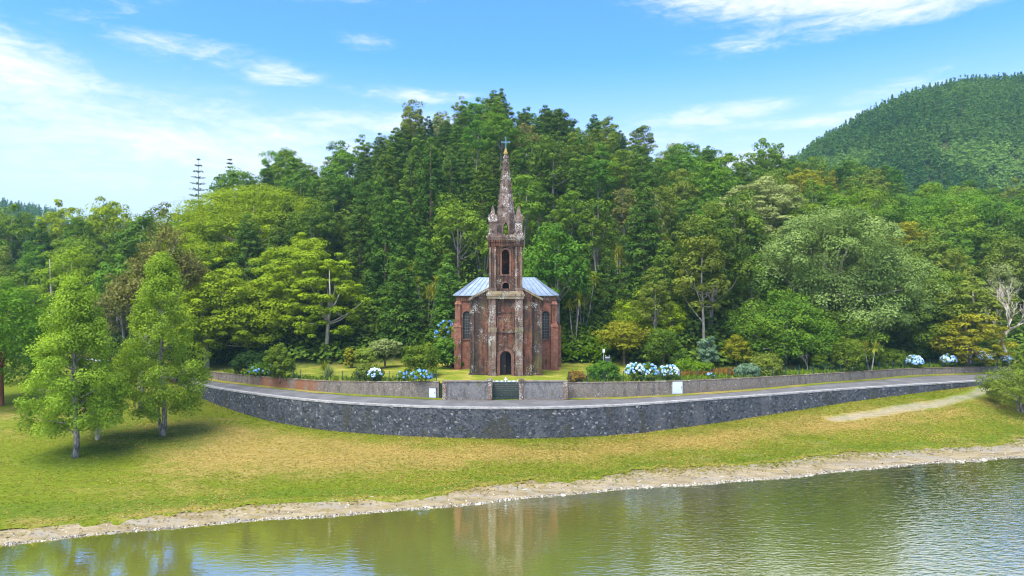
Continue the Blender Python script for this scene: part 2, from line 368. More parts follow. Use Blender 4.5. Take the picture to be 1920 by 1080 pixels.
def m_water():
    m, g, out = mat('lake_water'); o = g.pos()
    sp = g.n('ShaderNodeSeparateXYZ'); g.L.new(o, sp.inputs[0])
    dist = g.math('SUBTRACT', g.math('ADD', 49.8, g.math('MULTIPLY', sp.outputs[0], .275)), sp.outputs[1])
    big = g.noise(o, .16, 4, .6, .6); f = g.noise(o, 1.7, 5, .7)
    dd = g.math('ADD', dist, g.math('MULTIPLY', g.math('SUBTRACT', big, .5), 9))
    c = g.mix(g.step(dd, 1.0, 13), (.195,.175,.030), (.138,.150,.028))
    c = g.mix(g.math('MULTIPLY', g.step(f, .58, .68), .3), c, (.10,.11,.016))
    weed = g.math('MULTIPLY', g.step(g.noise(g.map(o, (1, 1.6, 1)), .55, 4, .6), .69, .73), g.step(dist, 6, 1))
    c = g.mix(g.math('MULTIPLY', weed, .75), c, (.05,.035,.008))
    rip = g.math('MULTIPLY', g.noise(g.map(o, (1.1, 3.2, 1), (0, 0, .42)), 1.0, 2, .5, .7), 1)
    rip2 = g.noise(g.map(o, (2.5, 6.0, 1), (0, 0, .55)), 1.0, 2, .5, .3)
    calm = g.math('ADD', .10, g.math('MULTIPLY', g.step(g.math('ADD', sp.outputs[0], g.math('MULTIPLY', big, 10)), 4, 20), .44))
    hgt = g.math('MULTIPLY', g.math('ADD', rip, g.math('MULTIPLY', rip2, .5)), calm)
    nb = g.n('ShaderNodeBump'); nb.inputs['Strength'].default_value = .5; nb.inputs['Distance'].default_value = .09; g.L.new(hgt, nb.inputs['Height'])
    fr = g.n('ShaderNodeFresnel'); fr.inputs[0].default_value = 1.7; g.L.new(nb.outputs[0], fr.inputs[1])
    gl = g.n('ShaderNodeBsdfGlossy'); gl.inputs['Roughness'].default_value = .04; gl.inputs['Color'].default_value = (1, 1, .93, 1); g.L.new(nb.outputs[0], gl.inputs['Normal'])
    df = g.n('ShaderNodeBsdfDiffuse'); g.L.new(c, df.inputs[0])
    mx = g.n('ShaderNodeMixShader'); g.L.new(g.math('MULTIPLY', g.math('POWER', fr.outputs[0], 1.4), 5.6, clamp=True), mx.inputs[0]); g.L.new(df.outputs[0], mx.inputs[1]); g.L.new(gl.outputs[0], mx.inputs[2])
    out(mx.outputs[0]); return m
def m_hill():
    m, g, out = mat('hill_soil'); o = g.pos(); f = g.noise(o, 1.2, 6, .75)
    c = g.mix(g.step(f, .35, .65), (.022,.038,.008), (.07,.085,.018))
    lawn = g.mix(g.noise(o, 4, 5, .75), (.085,.125,.008), (.20,.235,.02)); lawn = g.mix(g.step(g.noise(o, .5, 5, .7), .45, .65), lawn, (.30,.25,.05))
    c = g.mix(g.attr('lawn'), c, lawn)
    out(g.pbsdf(c, .95, .08, 0, g.bump(f, .6, .1))); return m
def m_roofmetal():
    m, g, out = mat('pale_metal_sheet'); o = g.obj(); n = g.noise(g.map(o, (1, 1, 1)), .7, 5, .65); f = g.noise(o, 5, 4, .6)
    c = g.mix(g.step(n, .35, .65), (.24,.30,.345), (.36,.425,.47)); c = g.mix(g.math('MULTIPLY', g.step(f, .55, .7), .3), c, (.33,.38,.40))
    out(g.pbsdf(c, .38, .5, .25)); return m

# ------------------------------------------------------------------ lie of the land
def ip(x, pts): return np.interp(x, [p[0] for p in pts], [p[1] for p in pts])
WALL = [(-190,128),(-140,120),(-90,110),(-60,97.5),(-42,85.5),(-34.5,77.5),(-26,71.5),(-19,67.6),(-12,65.3),(-6,64.1),(0,63.7),(6,64.2),(12,65.8),(18.1,68.3),(28,72.2),(38.1,76.3),(47,79.4),(56,82.4),(66,85),(80,87),(110,88),(200,92)]
BASE = [(-190,4.29),(-44,4.29),(-40,3.6),(-34.5,2.6),(-26,1.7),(-19,1.45),(0,1.45),(12,1.48),(22,1.9),(38,2.9),(50,3.5),(56,3.75),(61,4.28),(200,4.28)]
GARD = [(-190,136),(-140,128),(-92,117),(-63,104.5),(-46,92),(-36.4,83.3),(-28,77.6),(-20.7,73.5),(-14,70.7),(-7,68.9),(5.65,68.9),(11,69.9),(17.9,71.7),(25,74.8),(33.2,78.8),(42,83),(50.2,86.9),(58,89.3),(65.2,90.7),(82,94),(112,96),(200,100)]
GTOP = [(-190,4.5),(-50,4.7),(-36,5.2),(-20.7,5.45),(-14,5.75),(-7,6.0),(5.65,5.9),(17.9,5.7),(33.2,5.4),(50.2,5.2),(65.2,5.0),(200,4.7)]
def smooth(pts, w=3.0):
    xs = np.arange(pts[0][0], pts[-1][0]+.01, .5); ys = ip(xs, pts); k = np.hanning(int(w/.5)*2+3); k /= k.sum(); r = len(k)//2
    ye = np.concatenate([np.full(r, ys[0]), ys, np.full(r, ys[-1])]); y2 = np.convolve(ye, k, 'valid')
    return lambda x: np.interp(x, xs, y2)
Yw, Zb, Yg, Zg = smooth(WALL, 5), smooth(BASE, 3), smooth(GARD, 4), smooth(GTOP, 4)
def Ysh(x): return 49.8+.275*np.asarray(x, float)+.28*np.sin(np.asarray(x)*.23)+.12*np.sin(np.asarray(x)*.71+1)
def sandw(x): return ip(x, [(-60,1.2),(-31,1.5),(0,2.6),(47,3.7),(200,5)])
ROADZ = 4.3
def lawn_z(x, y):
    ys, yw, zb, w = Ysh(x), Yw(x), Zb(x), sandw(x); d = y-ys
    z = np.where(d < w, .42*np.clip(d/w, -6, 1), 0)
    s = np.clip((d-w)/np.maximum(yw-ys-w, 1), 0, 1)
    return np.where(d < w, z, .42+(zb-.42)*(s**1.15))
def px2t(px): return (px-960)/F
SKY_PX = [(-700,420),(-300,400),(0,384),(100,368),(160,354),(200,350),(240,372),(330,366),(380,338),(430,322),(480,300),(550,280),(620,284),(660,262),(700,252),(740,224),(800,204),(860,192),(900,181),(950,181),(1000,198),(1060,216),(1100,228),(1150,238),(1200,262),(1260,284),(1300,292),(1350,300),(1400,300),(1480,302),(1560,316),(1650,330),(1750,348),(1850,352),(1920,345),(2200,330),(2700,330)]
YC_PX = [(-700,190),(0,172),(300,165),(600,185),(900,195),(1100,195),(1400,190),(1900,200),(2700,230)]
WD_PX = [(-700,6),(0,6),(400,9),(600,14),(760,20),(1130,20),(1240,11),(1500,8),(2700,8)]
FARR = [(1250,470),(1380,345),(1440,312),(1480,298),(1540,252),(1620,208),(1700,170),(1800,148),(1920,139),(2200,120),(2700,140)]
FARL = [(-900,560),(-500,500),(-260,440),(-120,380),(0,366),(60,373),(105,384),(150,420),(230,470),(400,540)]
_tt = np.linspace(-1.6, 1.6, 641)
def _ygt(t):
    y = np.full_like(t, 75.0)
    for _ in range(60): y = .5*y+.5*Yg(t*y)
    return y
_yg = _ygt(_tt)
def Ygt(t): return np.interp(t, _tt, _yg)
TREEH = 13.6
def terr_z(x, y, detail=True):
    x = np.asarray(x, float); y = np.asarray(y, float); t = x/y; px = t*F+960
    yg = Ygt(t); yf = yg+ip(px, WD_PX); yc = ip(px, YC_PX); zt = Zg(x)-.12
    zc = CAMZ+(540-ip(px, SKY_PX))*yc/F-ip(px, [(0, 18.5), (330, 18), (480, 16.5), (700, TREEH+.8), (1400, TREEH), (1900, 15)])
    s = np.clip((y-yf)/(yc-yf), 0, 1); p = np.sin(s*np.pi/2)**1.08
    z = zt+(zc-zt)*p
    z = np.where(y > yc, np.maximum(zc-(y-yc)*.35, 3), z)
    for tab, yc2, y0, w in ((FARR, 430., 235., 1), (FARL, 620., 400., 1)):
        zc2 = CAMZ+(540-ip(px, tab))*yc2/F-14.5
        if tab is FARL: zc2 = np.where(px < 420, zc2, 0)
        if tab is FARR: zc2 = np.where(px > 1240, zc2, 0)
        s2 = np.clip((y-y0)/(yc2-y0), 0, 1); z2 = 3+(zc2-3)*np.sin(s2*np.pi/2)**1.1
        z2 = np.where(y > yc2, np.maximum(zc2-(y-yc2)*.3, 2), z2)
        z = np.maximum(z, z2)
    if detail: z = z+(.35*np.sin(x*.31+y*.17)+.3*np.sin(x*.13-y*.29))*np.clip((y-yf-2)/12, 0, 1)
    return z
def gz(x, y):
    if y < float(Yw(x)): return float(lawn_z(x, y))
    if y < float(Yg(x)): return ROADZ
    return float(terr_z(x, y))
def hit(px, py):
    t = px2t(px); k = (py-540)/F; y = 36.0
    while y < 260:
        if CAMZ-k*y <= gz(t*y, y): return t*y, y, gz(t*y, y)
        y += .1
    return t*y, y, gz(t*y, y)
def at(px, y): x = px2t(px)*y; return x, y, gz(x, y)

def by_top(px, py, H):
    t = px2t(px); y = float(Ygt(np.array([t]))[0])+ip(px, WD_PX)+2
    while y < 230 and gz(t*y, y)+H > CAMZ+(540-py)/F*y: y += .5
    while y < 230 and gz(t*y, y)+H < CAMZ+(540-py)/F*y: y += .5
    return t*y, y, gz(t*y, y)
def sheet(name, X, Y, Z, m, attrs=None):
    """grid mesh from 2-D arrays"""
    r, c = X.shape; v = np.stack([X, Y, Z], -1).reshape(-1, 3)
    i = np.arange(r*c).reshape(r, c); f = np.stack([i[:-1,:-1], i[:-1,1:], i[1:,1:], i[1:,:-1]], -1).reshape(-1, 4)
    me = bpy.data.meshes.new(name); me.vertices.add(len(v)); me.vertices.foreach_set('co', v.ravel())
    me.loops.add(f.size); me.loops.foreach_set('vertex_index', f.ravel()); me.polygons.add(len(f))
    me.polygons.foreach_set('loop_start', np.arange(0, f.size, 4)); me.polygons.foreach_set('loop_total', np.full(len(f), 4)); me.polygons.foreach_set('use_smooth', np.ones(len(f), bool))
    me.update(); me.validate()
    for k, a in (attrs or {}).items():
        at_ = me.attributes.new(k, 'FLOAT', 'POINT'); at_.data.foreach_set('value', a.ravel().astype(np.float32))
    me.materials.append(m); o = bpy.data.objects.new(name, me); link(o); o['kind'] = 'structure'; return o

def segdist(X, Y, pts):
    d = np.full(X.shape, 1e9)
    for (a, b), (c, e) in zip(pts[:-1], pts[1:]):
        vx, vy = c-a, e-b; s = np.clip(((X-a)*vx+(Y-b)*vy)/(vx*vx+vy*vy), 0, 1)
        d = np.minimum(d, np.hypot(X-a-s*vx, Y-b-s*vy))
    return d
TRACK = [hit(*q)[:2] for q in ((1850,728),(1822,742),(1760,757),(1690,768),(1620,779),(1560,787))]
def make_ground():
    xs = np.arange(-170, 190, .3)
    # beach, running under the water and under the turf edge
    d = np.array([-30, -12, -5, -2, -.8, 0, .6, 1.2, 2, 3, 4, 5, 6.4, 8])
    X = np.tile(xs, (len(d), 1)); ys = Ysh(xs); w = sandw(xs)
    fr = np.where(d[:, None] <= 0, d[:, None], d[:, None]/5*w[None])
    Y = ys+fr; Z = np.where(d[:, None] <= 0, .105*d[:, None], 0)
    Z = np.where(d[:, None] > 0, .42*np.clip(fr/w, 0, 1)+.03*np.sin(X*1.3+Y*2.0)*np.clip(d[:, None]/3, 0, 1)*np.clip((5-d[:, None])/2, 0, 1), Z); Z = np.where(fr > w, lawn_z(X, Y)-.1, Z)
    sheet('beach', X, Y, Z, m_sand())
    # lawn
    v = np.concatenate([[0, .004, .012], np.linspace(.03, 1, 48)])
    jag = np.convolve(rng.normal(0, 1, len(xs)+20), np.hanning(5)/2, 'same')[10:-10]*.34+np.convolve(rng.normal(0, 1, len(xs)+60), np.hanning(31)/8, 'same')[30:-30]*.95
    y0 = ys+w+jag; y1 = Yw(xs)+.12
    Y = y0+(y1-y0)*v[:, None]; X = np.tile(xs, (len(v), 1))
    Z = lawn_z(X, Y)+.05*np.clip(v[:, None]/.012, 0, 1)-.02+.05*np.sin(X*.9+1)*np.sin(Y*.7)*np.clip(v[:, None]*8, 0, 1)*np.clip((1-v[:, None])*8, 0, 1)
    track = TRACK
    wid = np.interp(X, [33, 42, 52, 60], [.9, 1.5, 1.0, 1.0])
    bare = np.clip(1.25-segdist(X, Y, track)/wid, 0, 1)*np.where(X > 28, 1, 0)
    for bx, by, bw in ((21.0,60.6,.9),(17,59.3,.8),(25.5,62.5,1.0),(11,58.4,.6),(29,64.5,.8),(-9,57.5,.6),(-15,55.5,.5)): bare = np.maximum(bare, .75-np.hypot((X-bx)*.42-(Y-by)*.1, (Y-by)*1.6)/bw*.5)
    V = np.tile(v[:, None], (1, len(xs)))
    dry = .18+.62*np.exp(-((V-.62)/.24)**2)*np.interp(X, [-60,-34,-24,20,60],[.0,.35,1,.95,.5])+.3*np.exp(-((V-.5)/.25)**2)*np.interp(X, [-34,-26,-12,-4], [0,1,1,0])
    dry = dry+.35*np.exp(-((V-.04)/.03)**2)
    lush = .95*np.exp(-((V-.10)/.07)**2)+.65*np.exp(-((V-.99)/.05)**2)
    for bx, by, bw in ((-36,57,5.5),(-32,63.5,6),(-40,66,6),(53,72,5)): lush = np.maximum(lush, .95*np.exp(-(((X-bx)**2+(Y-by)**2)/bw**2)))
    sheet('lawn', X, Y, Z, m_grass('lawn_grass'), dict(dry=dry, lush=lush, bare=bare))
    # road
    xa = xs; xl = xs[xs < -46.5]; v = np.linspace(0, 1, 9); X = np.tile(xl, (9, 1)); y0 = Yw(xl)+.1; Y = y0+(Yg(xl)+.1-y0)*v[:, None]
    sheet('meadow', X, Y, np.full(X.shape, ROADZ-.01), m_grass('meadow_grass'), dict(dry=np.full(X.shape, .1), lush=np.full(X.shape, .5), bare=np.zeros(X.shape)))
    xs = xs[xs > -46.9]; y0 = Yw(xs)+.1; y1 = Yg(xs)+.1; X = np.tile(xs, (9, 1)); Y = y0+(y1-y0)*v[:, None]
    sheet('road', X, Y, np.full(X.shape, ROADZ)+.02*np.sin(X*.4), m_road())
    v = np.linspace(0, 1, 6); j = np.convolve(rng.normal(0, 1, len(xs)+20), np.hanning(9)/4, 'same')[10:-10]*.22
    wv = np.interp(xs, [-170,-30,-8,6,20,190], [1.3,1.0,.75,.75,1.0,1.5])
    y0 = Yg(xs)-wv+j; y1 = Yg(xs)+.1; X = np.tile(xs, (6, 1)); Y = y0+(y1-y0)*v[:, None]
    sheet('verge', X, Y, np.full(X.shape, ROADZ+.028)+.03*v[:, None]+.02*np.sin(X*.4), m_grass('verge_grass'), dict(dry=np.full(X.shape, .42), lush=np.full(X.shape, .15), bare=np.zeros(X.shape)))
    # hills: a fan of columns, from the garden wall back over the ridge and the far hills
    t = np.unique(np.round(np.concatenate([np.linspace(-1.5, 1.5, 420), np.linspace(-.06, .05, 111), [-.0292, -.0288, .0118, .0122]]), 5))
    yg = Ygt(t); notch = (t > -.029) & (t < .012); yg = np.where(notch, 71.2, yg+.12)
    rows = [np.linspace(0, 1, 40)**1.0]
    Y = np.concatenate([yg+(130-yg)*rows[0][:, None], np.linspace(132, 260, 50)[:, None]+0*t, np.linspace(266, 700, 60)[:, None]+0*t, np.array([[800], [1000], [1500], [3000]])+0*t])
    Y = np.maximum.accumulate(Y, 0); X = t*Y; Z = terr_z(X, Y)
    px = t*F+960; yf = Ygt(t)+ip(px, WD_PX); lawn = np.clip((yf+1.5-Y)/3, 0, 1)
    sheet('hills', X, Y, Z, m_hill(), dict(lawn=lawn))
    # lake
    q = np.array([-600., 600.]); X, Y = np.meshgrid(q, np.array([-400., 125.])); sheet('water', X, Y, np.zeros(X.shape), m_water())
make_ground()
def pebbles():
    n = 5200; x = rng.uniform(-46, 66, n); u = np.where(rng.random(n) < .55, np.abs(rng.normal(0, .05, n)), rng.random(n)); y = Ysh(x)+.05+u*(sandw(x)+.3); ok = np.abs(x/y) < .82; x, y, u = x[ok], y[ok], u[ok]; n = len(x)
    z = .42*np.clip(u, 0, 1)+.005; r = .03+.085*rng.random(n)**3; ln = np.where(rng.random(n) < .12, 3.5, 1.0); a = rng.uniform(0, 6.28, n); ca, sa = np.cos(a), np.sin(a); V = []
    c = np.stack([x, y, z], 1); e1 = np.stack([ca*r*ln, sa*r*ln, 0*r], 1); e2 = np.stack([-sa*r*.8, ca*r*.8, 0*r], 1); e3 = np.stack([0*r, 0*r, r*.65], 1)
    for p, q in ((e1, e2), (e2, -e1), (-e1, -e2), (-e2, e1)): V.append(np.stack([c+p-e3*.3, c+q-e3*.3, c+q*.45+e3, c+p*.45+e3], 1))
    V.append(np.stack([c+e1*.45+e3, c+e2*.45+e3, c-e1*.45+e3, c-e2*.45+e3], 1)); V = np.concatenate(V).reshape(-1, 3); T = np.tile(np.where(rng.random(n) < .3, .75+.25*rng.random(n), .45*rng.random(n)), 5)
    m, g, out = mat('pebble_stone'); out(g.pbsdf(g.mix(g.attr('tint'), (.055,.045,.028), (.50,.47,.40)), .85, .2))
    tag(mobj('pebbles', quads('pebbles', V, T, m)), 'small stones and bits of driftwood scattered along the waterline', 'pebbles', None, 'stuff')
def turf():
    n = 110000; x = rng.uniform(-48, 66, n); v = rng.random(n)**.8; y0 = Ysh(x)+sandw(x)-.25-np.abs(rng.normal(0, .8, n)); y = y0+(Yw(x)-.3-y0)*v
    ok = (np.abs(x/y) < .80) & ~((x > 28) & (segdist(x, y, TRACK) < .9)); x, y, v = x[ok], y[ok], v[ok]; n = len(x)
    z = lawn_z(x, y)+.035+.05*np.sin(x*.9+1)*np.sin(y*.7)*np.clip(v*8, 0, 1)*np.clip((1-v)*8, 0, 1); a = rng.uniform(0, 6.283, n); h = (.025+.045*rng.random(n)**2)*np.where(v < .06, 1.9, 1)*np.where(v > .97, 2.2, 1); w = .035+.05*rng.random(n)
    dx, dy = np.cos(a)*w, np.sin(a)*w; lx, ly = rng.normal(0, .11, n), rng.normal(0, .11, n)
    V = np.stack([np.stack([x-dx, y-dy, z], 1), np.stack([x+dx, y+dy, z], 1), np.stack([x+dx*.3+lx, y+dy*.3+ly, z+h], 1), np.stack([x-dx*.3+lx, y-dy*.3+ly, z+h], 1)], 1).reshape(-1, 3)
    wv = sum(np.sin((x*math.cos(b_)+y*math.sin(b_)*1.7)*6.283/l_+b_*5) for b_, l_ in ((.3,23),(1.2,13),(2.1,17),(2.7,9),(.9,7),(1.7,29)))
    k = .22+.13*wv+.80*np.exp(-((v-.62)/.22)**2)*np.interp(x, [-60,-34,-24,20,60], [.0,.3,1,.9,.5])+rng.normal(0, .22, n)
    me = quads('turf', V, np.clip(k, 0, 1), foliage('turf_blades', (.185,.225,.012), (.46,.345,.085), .45, 0, 0)); o = mobj('turf', me)
    tag(o, 'short grass blades and tufts growing on the lakeside lawn', 'grass', None, 'stuff')

# ------------------------------------------------------------------ walls along the road, steps, gate
def along(fy, x0, x1, ztop, zbot, thick, step=.4, front=True):
    xs = np.arange(x0, x1+.001, step); n = len(xs); ys = fy(xs); mb = MB()
    zt = ztop(xs) if callable(ztop) else np.full(n, ztop); zb = zbot(xs) if callable(zbot) else np.full(n, zbot)
    dx = np.gradient(xs); dy = np.gradient(ys); l = np.hypot(dx, dy); nx, ny = -dy/l, dx/l
    vs = []
    for i in range(n):
        a = (xs[i], ys[i]); b = (xs[i]+nx[i]*thick, ys[i]+ny[i]*thick)
        vs += [(a[0], a[1], zb[i]), (a[0], a[1], zt[i]), (b[0], b[1], zt[i]), (b[0], b[1], zb[i])]
    fs = [(i*4+k, i*4+(k+1) % 4, i*4+4+(k+1) % 4, i*4+4+k) for i in range(n-1) for k in range(4)]
    fs = [f[::-1] for f in fs]+[(0, 1, 2, 3), tuple((n-1)*4+k for k in (3, 2, 1, 0))]
    return mb.add(vs, fs)
o = along(lambda x: Yw(x)-.28, -44, 57, 4.22, lambda x: Zb(x)-.5, .46).build('stone_wall', M_basalt)
tag(o, 'long curved dark basalt retaining wall below the road', 'wall')
along(lambda x: Yw(x)-.33, -44, 57.1, 4.37, 4.22, .56).build('coping', m_coping(), o)
for xa, xb, lab in ((-45, -7.02, 'low stained garden wall left of the chapel gate, rusty towards its far end'), (5.62, 75, 'long low stained garden wall right of the chapel gate')):
    o = along(lambda x: Yg(x), xa, xb, Zg, ROADZ-.2, .32).build('garden_wall', M_conc)
    tag(o, lab, 'wall')
    along(lambda x: Yg(x)-.05, xa, xb, lambda x: Zg(x)+.07, lambda x: Zg(x), .42).build('coping', M_mossy, o)
GY = 68.15
for xa, xb, pl, pr, lab in ((-6.95, -1.98, -7.0, -2.0, 'higher grey rendered wall section left of the green gate'), (.70, 5.55, .68, 5.6, 'higher grey rendered wall section right of the green gate')):
    t = thing('gate_wall', lab, 'wall', ((xa+xb)/2, GY, ROADZ-.2)); c = (xa+xb)/2
    MB().box(xa-c, xb-c, .06, .42, 0, 2.02).build('wall_panel', M_render, t)
    MB().box(xa-c-.02, xb-c+.02, -.02, .50, 2.02, 2.13).build('coping', M_conc, t)
    MB().box(xa-c+.1, xb-c-.1, -.02, .06, 0, .32).build('plinth', M_conc, t)
    for xx in (xa, xb-.42): MB().box(xx-c, xx-c+.42, -.05, .06, 0, 2.018).build('pilaster', M_stone, t)
    xin = xb-.25 if xb < 0 else xa+.25
    MB().box(xin-c-.26, xin-c+.26, -.1, .52, 2.13, 2.34).build('post_cap', M_mossy, t)
# stairs in the notch
t = thing('stone_stairs', 'dark mossy stone steps rising behind the green gate', 'stairs', (-.64, 68.6, ROADZ))
mb = MB(); ns = 8
for i in range(ns): mb.box(-1.28, 1.28, i*.30, 2.8, i*1.42/ns, (i+1)*1.42/ns)
M_step = concrete('mossy_steps', (.035,.04,.030), (.07,.075,.058)); mb.build('steps', M_step, t)
for sx in (-1, 1): MB().box(min(sx*1.28, sx*1.5), max(sx*1.28, sx*1.5), 0, 2.9, 0, 1.5).build('cheek_wall', M_render, t)
# gate
t = thing('entrance_gate', 'green double gate with white spear points and a white cross', 'gate', (-.64, 68.32, ROADZ))
for sx in (-1, 1):
    x0, x1 = (-1.30, -.03) if sx < 0 else (.03, 1.30)
    mb = MB()
    for xx in (x0, x1-.05): mb.box(xx, xx+.05, -.03, .03, .08, 1.78)
    for zz in (.12, .55, .98, 1.70): mb.box(x0+.05, x1-.05, -.022, .022, zz, zz+.05)
    lf = mb.build('gate_leaf', M_fence, t); mb = MB(); sp = MB()
    for k in range(9):
        xx = x0+.12+k*.128
        mb.box(xx-.011, xx+.011, -.011, .011, .17, 1.80)
        sp.ngon(xx, 0, 1.80, 1.84, .025, .045, 6); sp.ngon(xx, 0, 1.84, 1.98, .045, .004, 6)
    mb.build('bars', M_fence, lf); sp.build('spear_points', M_white, lf)
mb = MB().box(-.045, .045, -.03, .03, 1.80, 2.28); mb.box(-.17, -.045, -.03, .03, 2.02, 2.11); mb.box(.045, .17, -.03, .03, 2.02, 2.11); mb.build('cross', M_white, t)
# service boxes set into the garden wall
def yg1(px):
    y = 70.
    for _ in range(40): y = float(Yg(px2t(px)*y))
    return px2t(px)*y, y
M_panel = plain('pale_metal_panel', (.52,.60,.62), .5, 0, .15, 3)
for px, w, h, lab in ((811.5, .72, .98, 'small pale grey meter cabinet on the left garden wall near the gate'), (1269.5, 1.15, 1.32, 'large pale white cabinet set in the right garden wall below the hydrangeas')):
    x, y = yg1(px); rz = math.atan2(float(Yg(x+.5)-Yg(x-.5)), 1)
    t = thing('meter_cabinet', lab, 'cabinet', (x, y, ROADZ+.1), rz)
    MB().box(-w/2, w/2, -.14, .1, 0, h).build('cabinet_body', M_panel, t)
    MB().box(-w/2-.05, w/2+.05, -.18, .12, h, h+.06).build('cabinet_top', M_conc, t)
    d = MB().box(-w/2+.07, w/2-.07, -.155, -.14, .08, h-.07).build('cabinet_door', plain('panel_face', (.62,.69,.71), .45, 0, .1, 3), t)
    MB().box(w/2-.16, w/2-.12, -.175, -.155, h*.45, h*.58).build('handle', M_dark, d)

# ------------------------------------------------------------------ chapel
def chapel():
    T = thing('chapel', 'weathered red brick gothic chapel with tower, stone spire and pale metal roof', 'chapel', (-.70, 75, 5.62))
    # nave body with chamfered corners
    plan = [(-5.3,6.0),(5.3,6.0),(6.05,7.2),(6.05,14.2),(5.0,15.2),(-5.0,15.2),(-6.05,14.2),(-6.05,7.2)]
    n = len(plan); H = 8.75
    mb = MB(); mb.add([(x,y,-.3) for x,y in plan[1:]]+[(x,y,H) for x,y in plan[1:]], [])
    vs = [(x,y,-.3) for x,y in plan]+[(x,y,H) for x,y in plan]
    mb = MB().add(vs, [(i,(i+1)%n,n+(i+1)%n,n+i) for i in range(1, n)])
    # front wall of the body with two window openings
    for sx in (-1, 1):
        xa, xb = (-5.3, -3.4) if sx < 0 else (3.4, 5.3)
        wall_with_arch(mb, xa, xb, -.3, H, 6.0, 6.3, arch(*((-5.12,-4.28) if sx < 0 else (4.28,5.12)), 3.85, 6.72))
    body = mb.build('nave_wall', M_pink, T)
    MB().add([(x*1.0,y,H-.0) for x,y in plan]+[(x*1.03,(y-10.5)*1.03+10.5,H+.3) for x,y in plan], [(i,(i+1)%n,n+(i+1)%n,n+i) for i in range(n)]+[tuple(range(n,2*n))]).build('cornice', M_brick, body)
    mb = MB()                                               # corbel teeth under the nave eaves
    for sx in (-1, 1):
        for k in range(7):
            x = sx*(3.75+k*.24); mb.box(x-.06, x+.06, 5.86, 6.0, H-.42, H-.02)
        mb.box(min(sx*3.6, sx*5.3), max(sx*3.6, sx*5.3), 5.93, 6.0, H-.55, H-.43)
        mb.build('frieze', M_brick, body); mb = MB()
    for sx in (-1, 1):                                       # windows
        x0, x1 = (-5.12, -4.28) if sx < 0 else (4.28, 5.12)
        mb = MB(); ring(mb, arch(x0, x1, 3.85, 6.72), .13, 5.92, 6.06); mb.box(x0-.16, x1+.16, 5.88, 6.06, 3.70, 3.85)
        w = mb.build('window', M_orange, T)
        MB().prism(arch(x0, x1, 3.85, 6.72), 6.16, 6.2).build('pane', plain('leaded_glass', (.06,.064,.056), .75, 0, .4, 4, .1), w)
        mb = MB()
        for k in range(9): mb.box(x0, x1, 6.12, 6.155, 4.15+k*.33, 4.18+k*.33)
        for k in (1, 2): mb.box(x0+k*.28-.012, x0+k*.28+.012, 6.125, 6.15, 3.85, 6.9)
        mb.build('glazing_bars', plain('lead_bars', (.16,.17,.16), .6), w)
    for sx in (-1, 1):                                       # stepped corner buttresses
        c = sx*5.72
        mb = MB().box(c-.42, c+.42, 5.62, 7.0, -.3, 5.25); mb.frus(c, 6.31, 5.25, 5.7, .48, .74, .34, .62); mb.box(c-.32, c+.32, 5.75, 6.9, 5.7, 7.95)
        mb.frus(c, 6.3, 7.95, 8.3, .40, .64, .22, .4); mb.box(c-.55, c+.55, 5.45, 7.1, -.3, .28)
        mb.build('buttress', M_pink, T)
        for yy in (9.4, 12.6):
            mb = MB().box(min(sx*6.05, sx*6.75), max(sx*6.05, sx*6.75), yy-.4, yy+.4, -.3, 5.25); mb.add([(sx*6.05,yy-.4,5.25),(sx*6.75,yy-.4,5.25),(sx*6.75,yy+.4,5.25),(sx*6.05,yy+.4,5.25),(sx*6.05,yy-.4,6.1),(sx*6.05,yy+.4,6.1)], [(0,1,4),(2,3,5),(1,2,5,4)])
            mb.build('buttress', M_pink, T)
    # nave roof: hipped, standing seams
    ez = 9.04; rz = 11.15; pl = [(x*1.055,(y-10.6)*1.055+10.6) for x,y in plan]; R0, R1 = (-3.6,10.6,rz), (3.6,10.6,rz)
    vs = [(x,y,ez) for x,y in pl]+[R0,R1]+[(x,y,ez-.09) for x,y in pl]
    fs = [(0,1,9,8),(1,2,9),(2,3,9),(3,4,9),(4,5,8,9),(5,6,8),(6,7,8),(7,0,8)]+[(10+i,10+(i+1)%8,(i+1)%8,i) for i in range(8)]+[tuple(range(17,9,-1))]
    M_roof = m_roofmetal()
    roof = MB().add(vs, fs).build('roof', M_roof, T)
    mb = MB()
    def seam(p, q): mb.tube([Vector(p)+Vector((0,0,.02)), Vector(q)+Vector((0,0,.02))], [.042,.042], 4)
    for (a, b, ra, rb, k) in ((0,1,R0,R1,17),(4,5,R1,R0,14),(1,2,R1,R1,3),(2,3,R1,R1,11),(3,4,R1,R1,3),(5,6,R0,R0,3),(6,7,R0,R0,11),(7,0,R0,R0,3)):
        A, B = Vector((*pl[a],ez)), Vector((*pl[b],ez))
        for i in range(k+1):
            f = i/k; seam(A.lerp(B,f), Vector(ra).lerp(Vector(rb),f))
    mb.tube([R0,R1], [.07,.07], 6); mb.build('seams', plain('seam_metal', (.22,.29,.35), .5, .25, .2, 3), roof)
    # gabled front block
    def gz_(x): return 10.87-.545*abs(x)
    for sx in (-1, 1):                                       # outer wing: recessed pier and pilaster, sloping head
        a, b = sorted((sx*2.93, sx*4.0)); mb = MB(); mb.prism([(b,-.3),(b,gz_(b)-.15),(a,gz_(a)-.15),(a,-.3)], .95, 6.0); mb.build('front_wall', M_dstone, T)
        a, b = sorted((sx*1.84, sx*2.93)); mb = MB(); mb.prism([(b,-.3),(b,gz_(b)-.15),(a,gz_(a)-.15),(a,-.3)], .62, 6.0); mb.box(a-.05, b+.05, .50, .62, -.3, .6)
        mb.build('front_wall', M_brick, T)
        a, b = sorted((sx*1.84, sx*4.12)); mb = MB(); mb.prism([(b,gz_(b)-.15),(b,gz_(b)+.12),(a,gz_(a)+.12),(a,gz_(a)-.15)], .48, 6.2); mb.build('gable_coping', M_mossy, T)
        mb = MB()
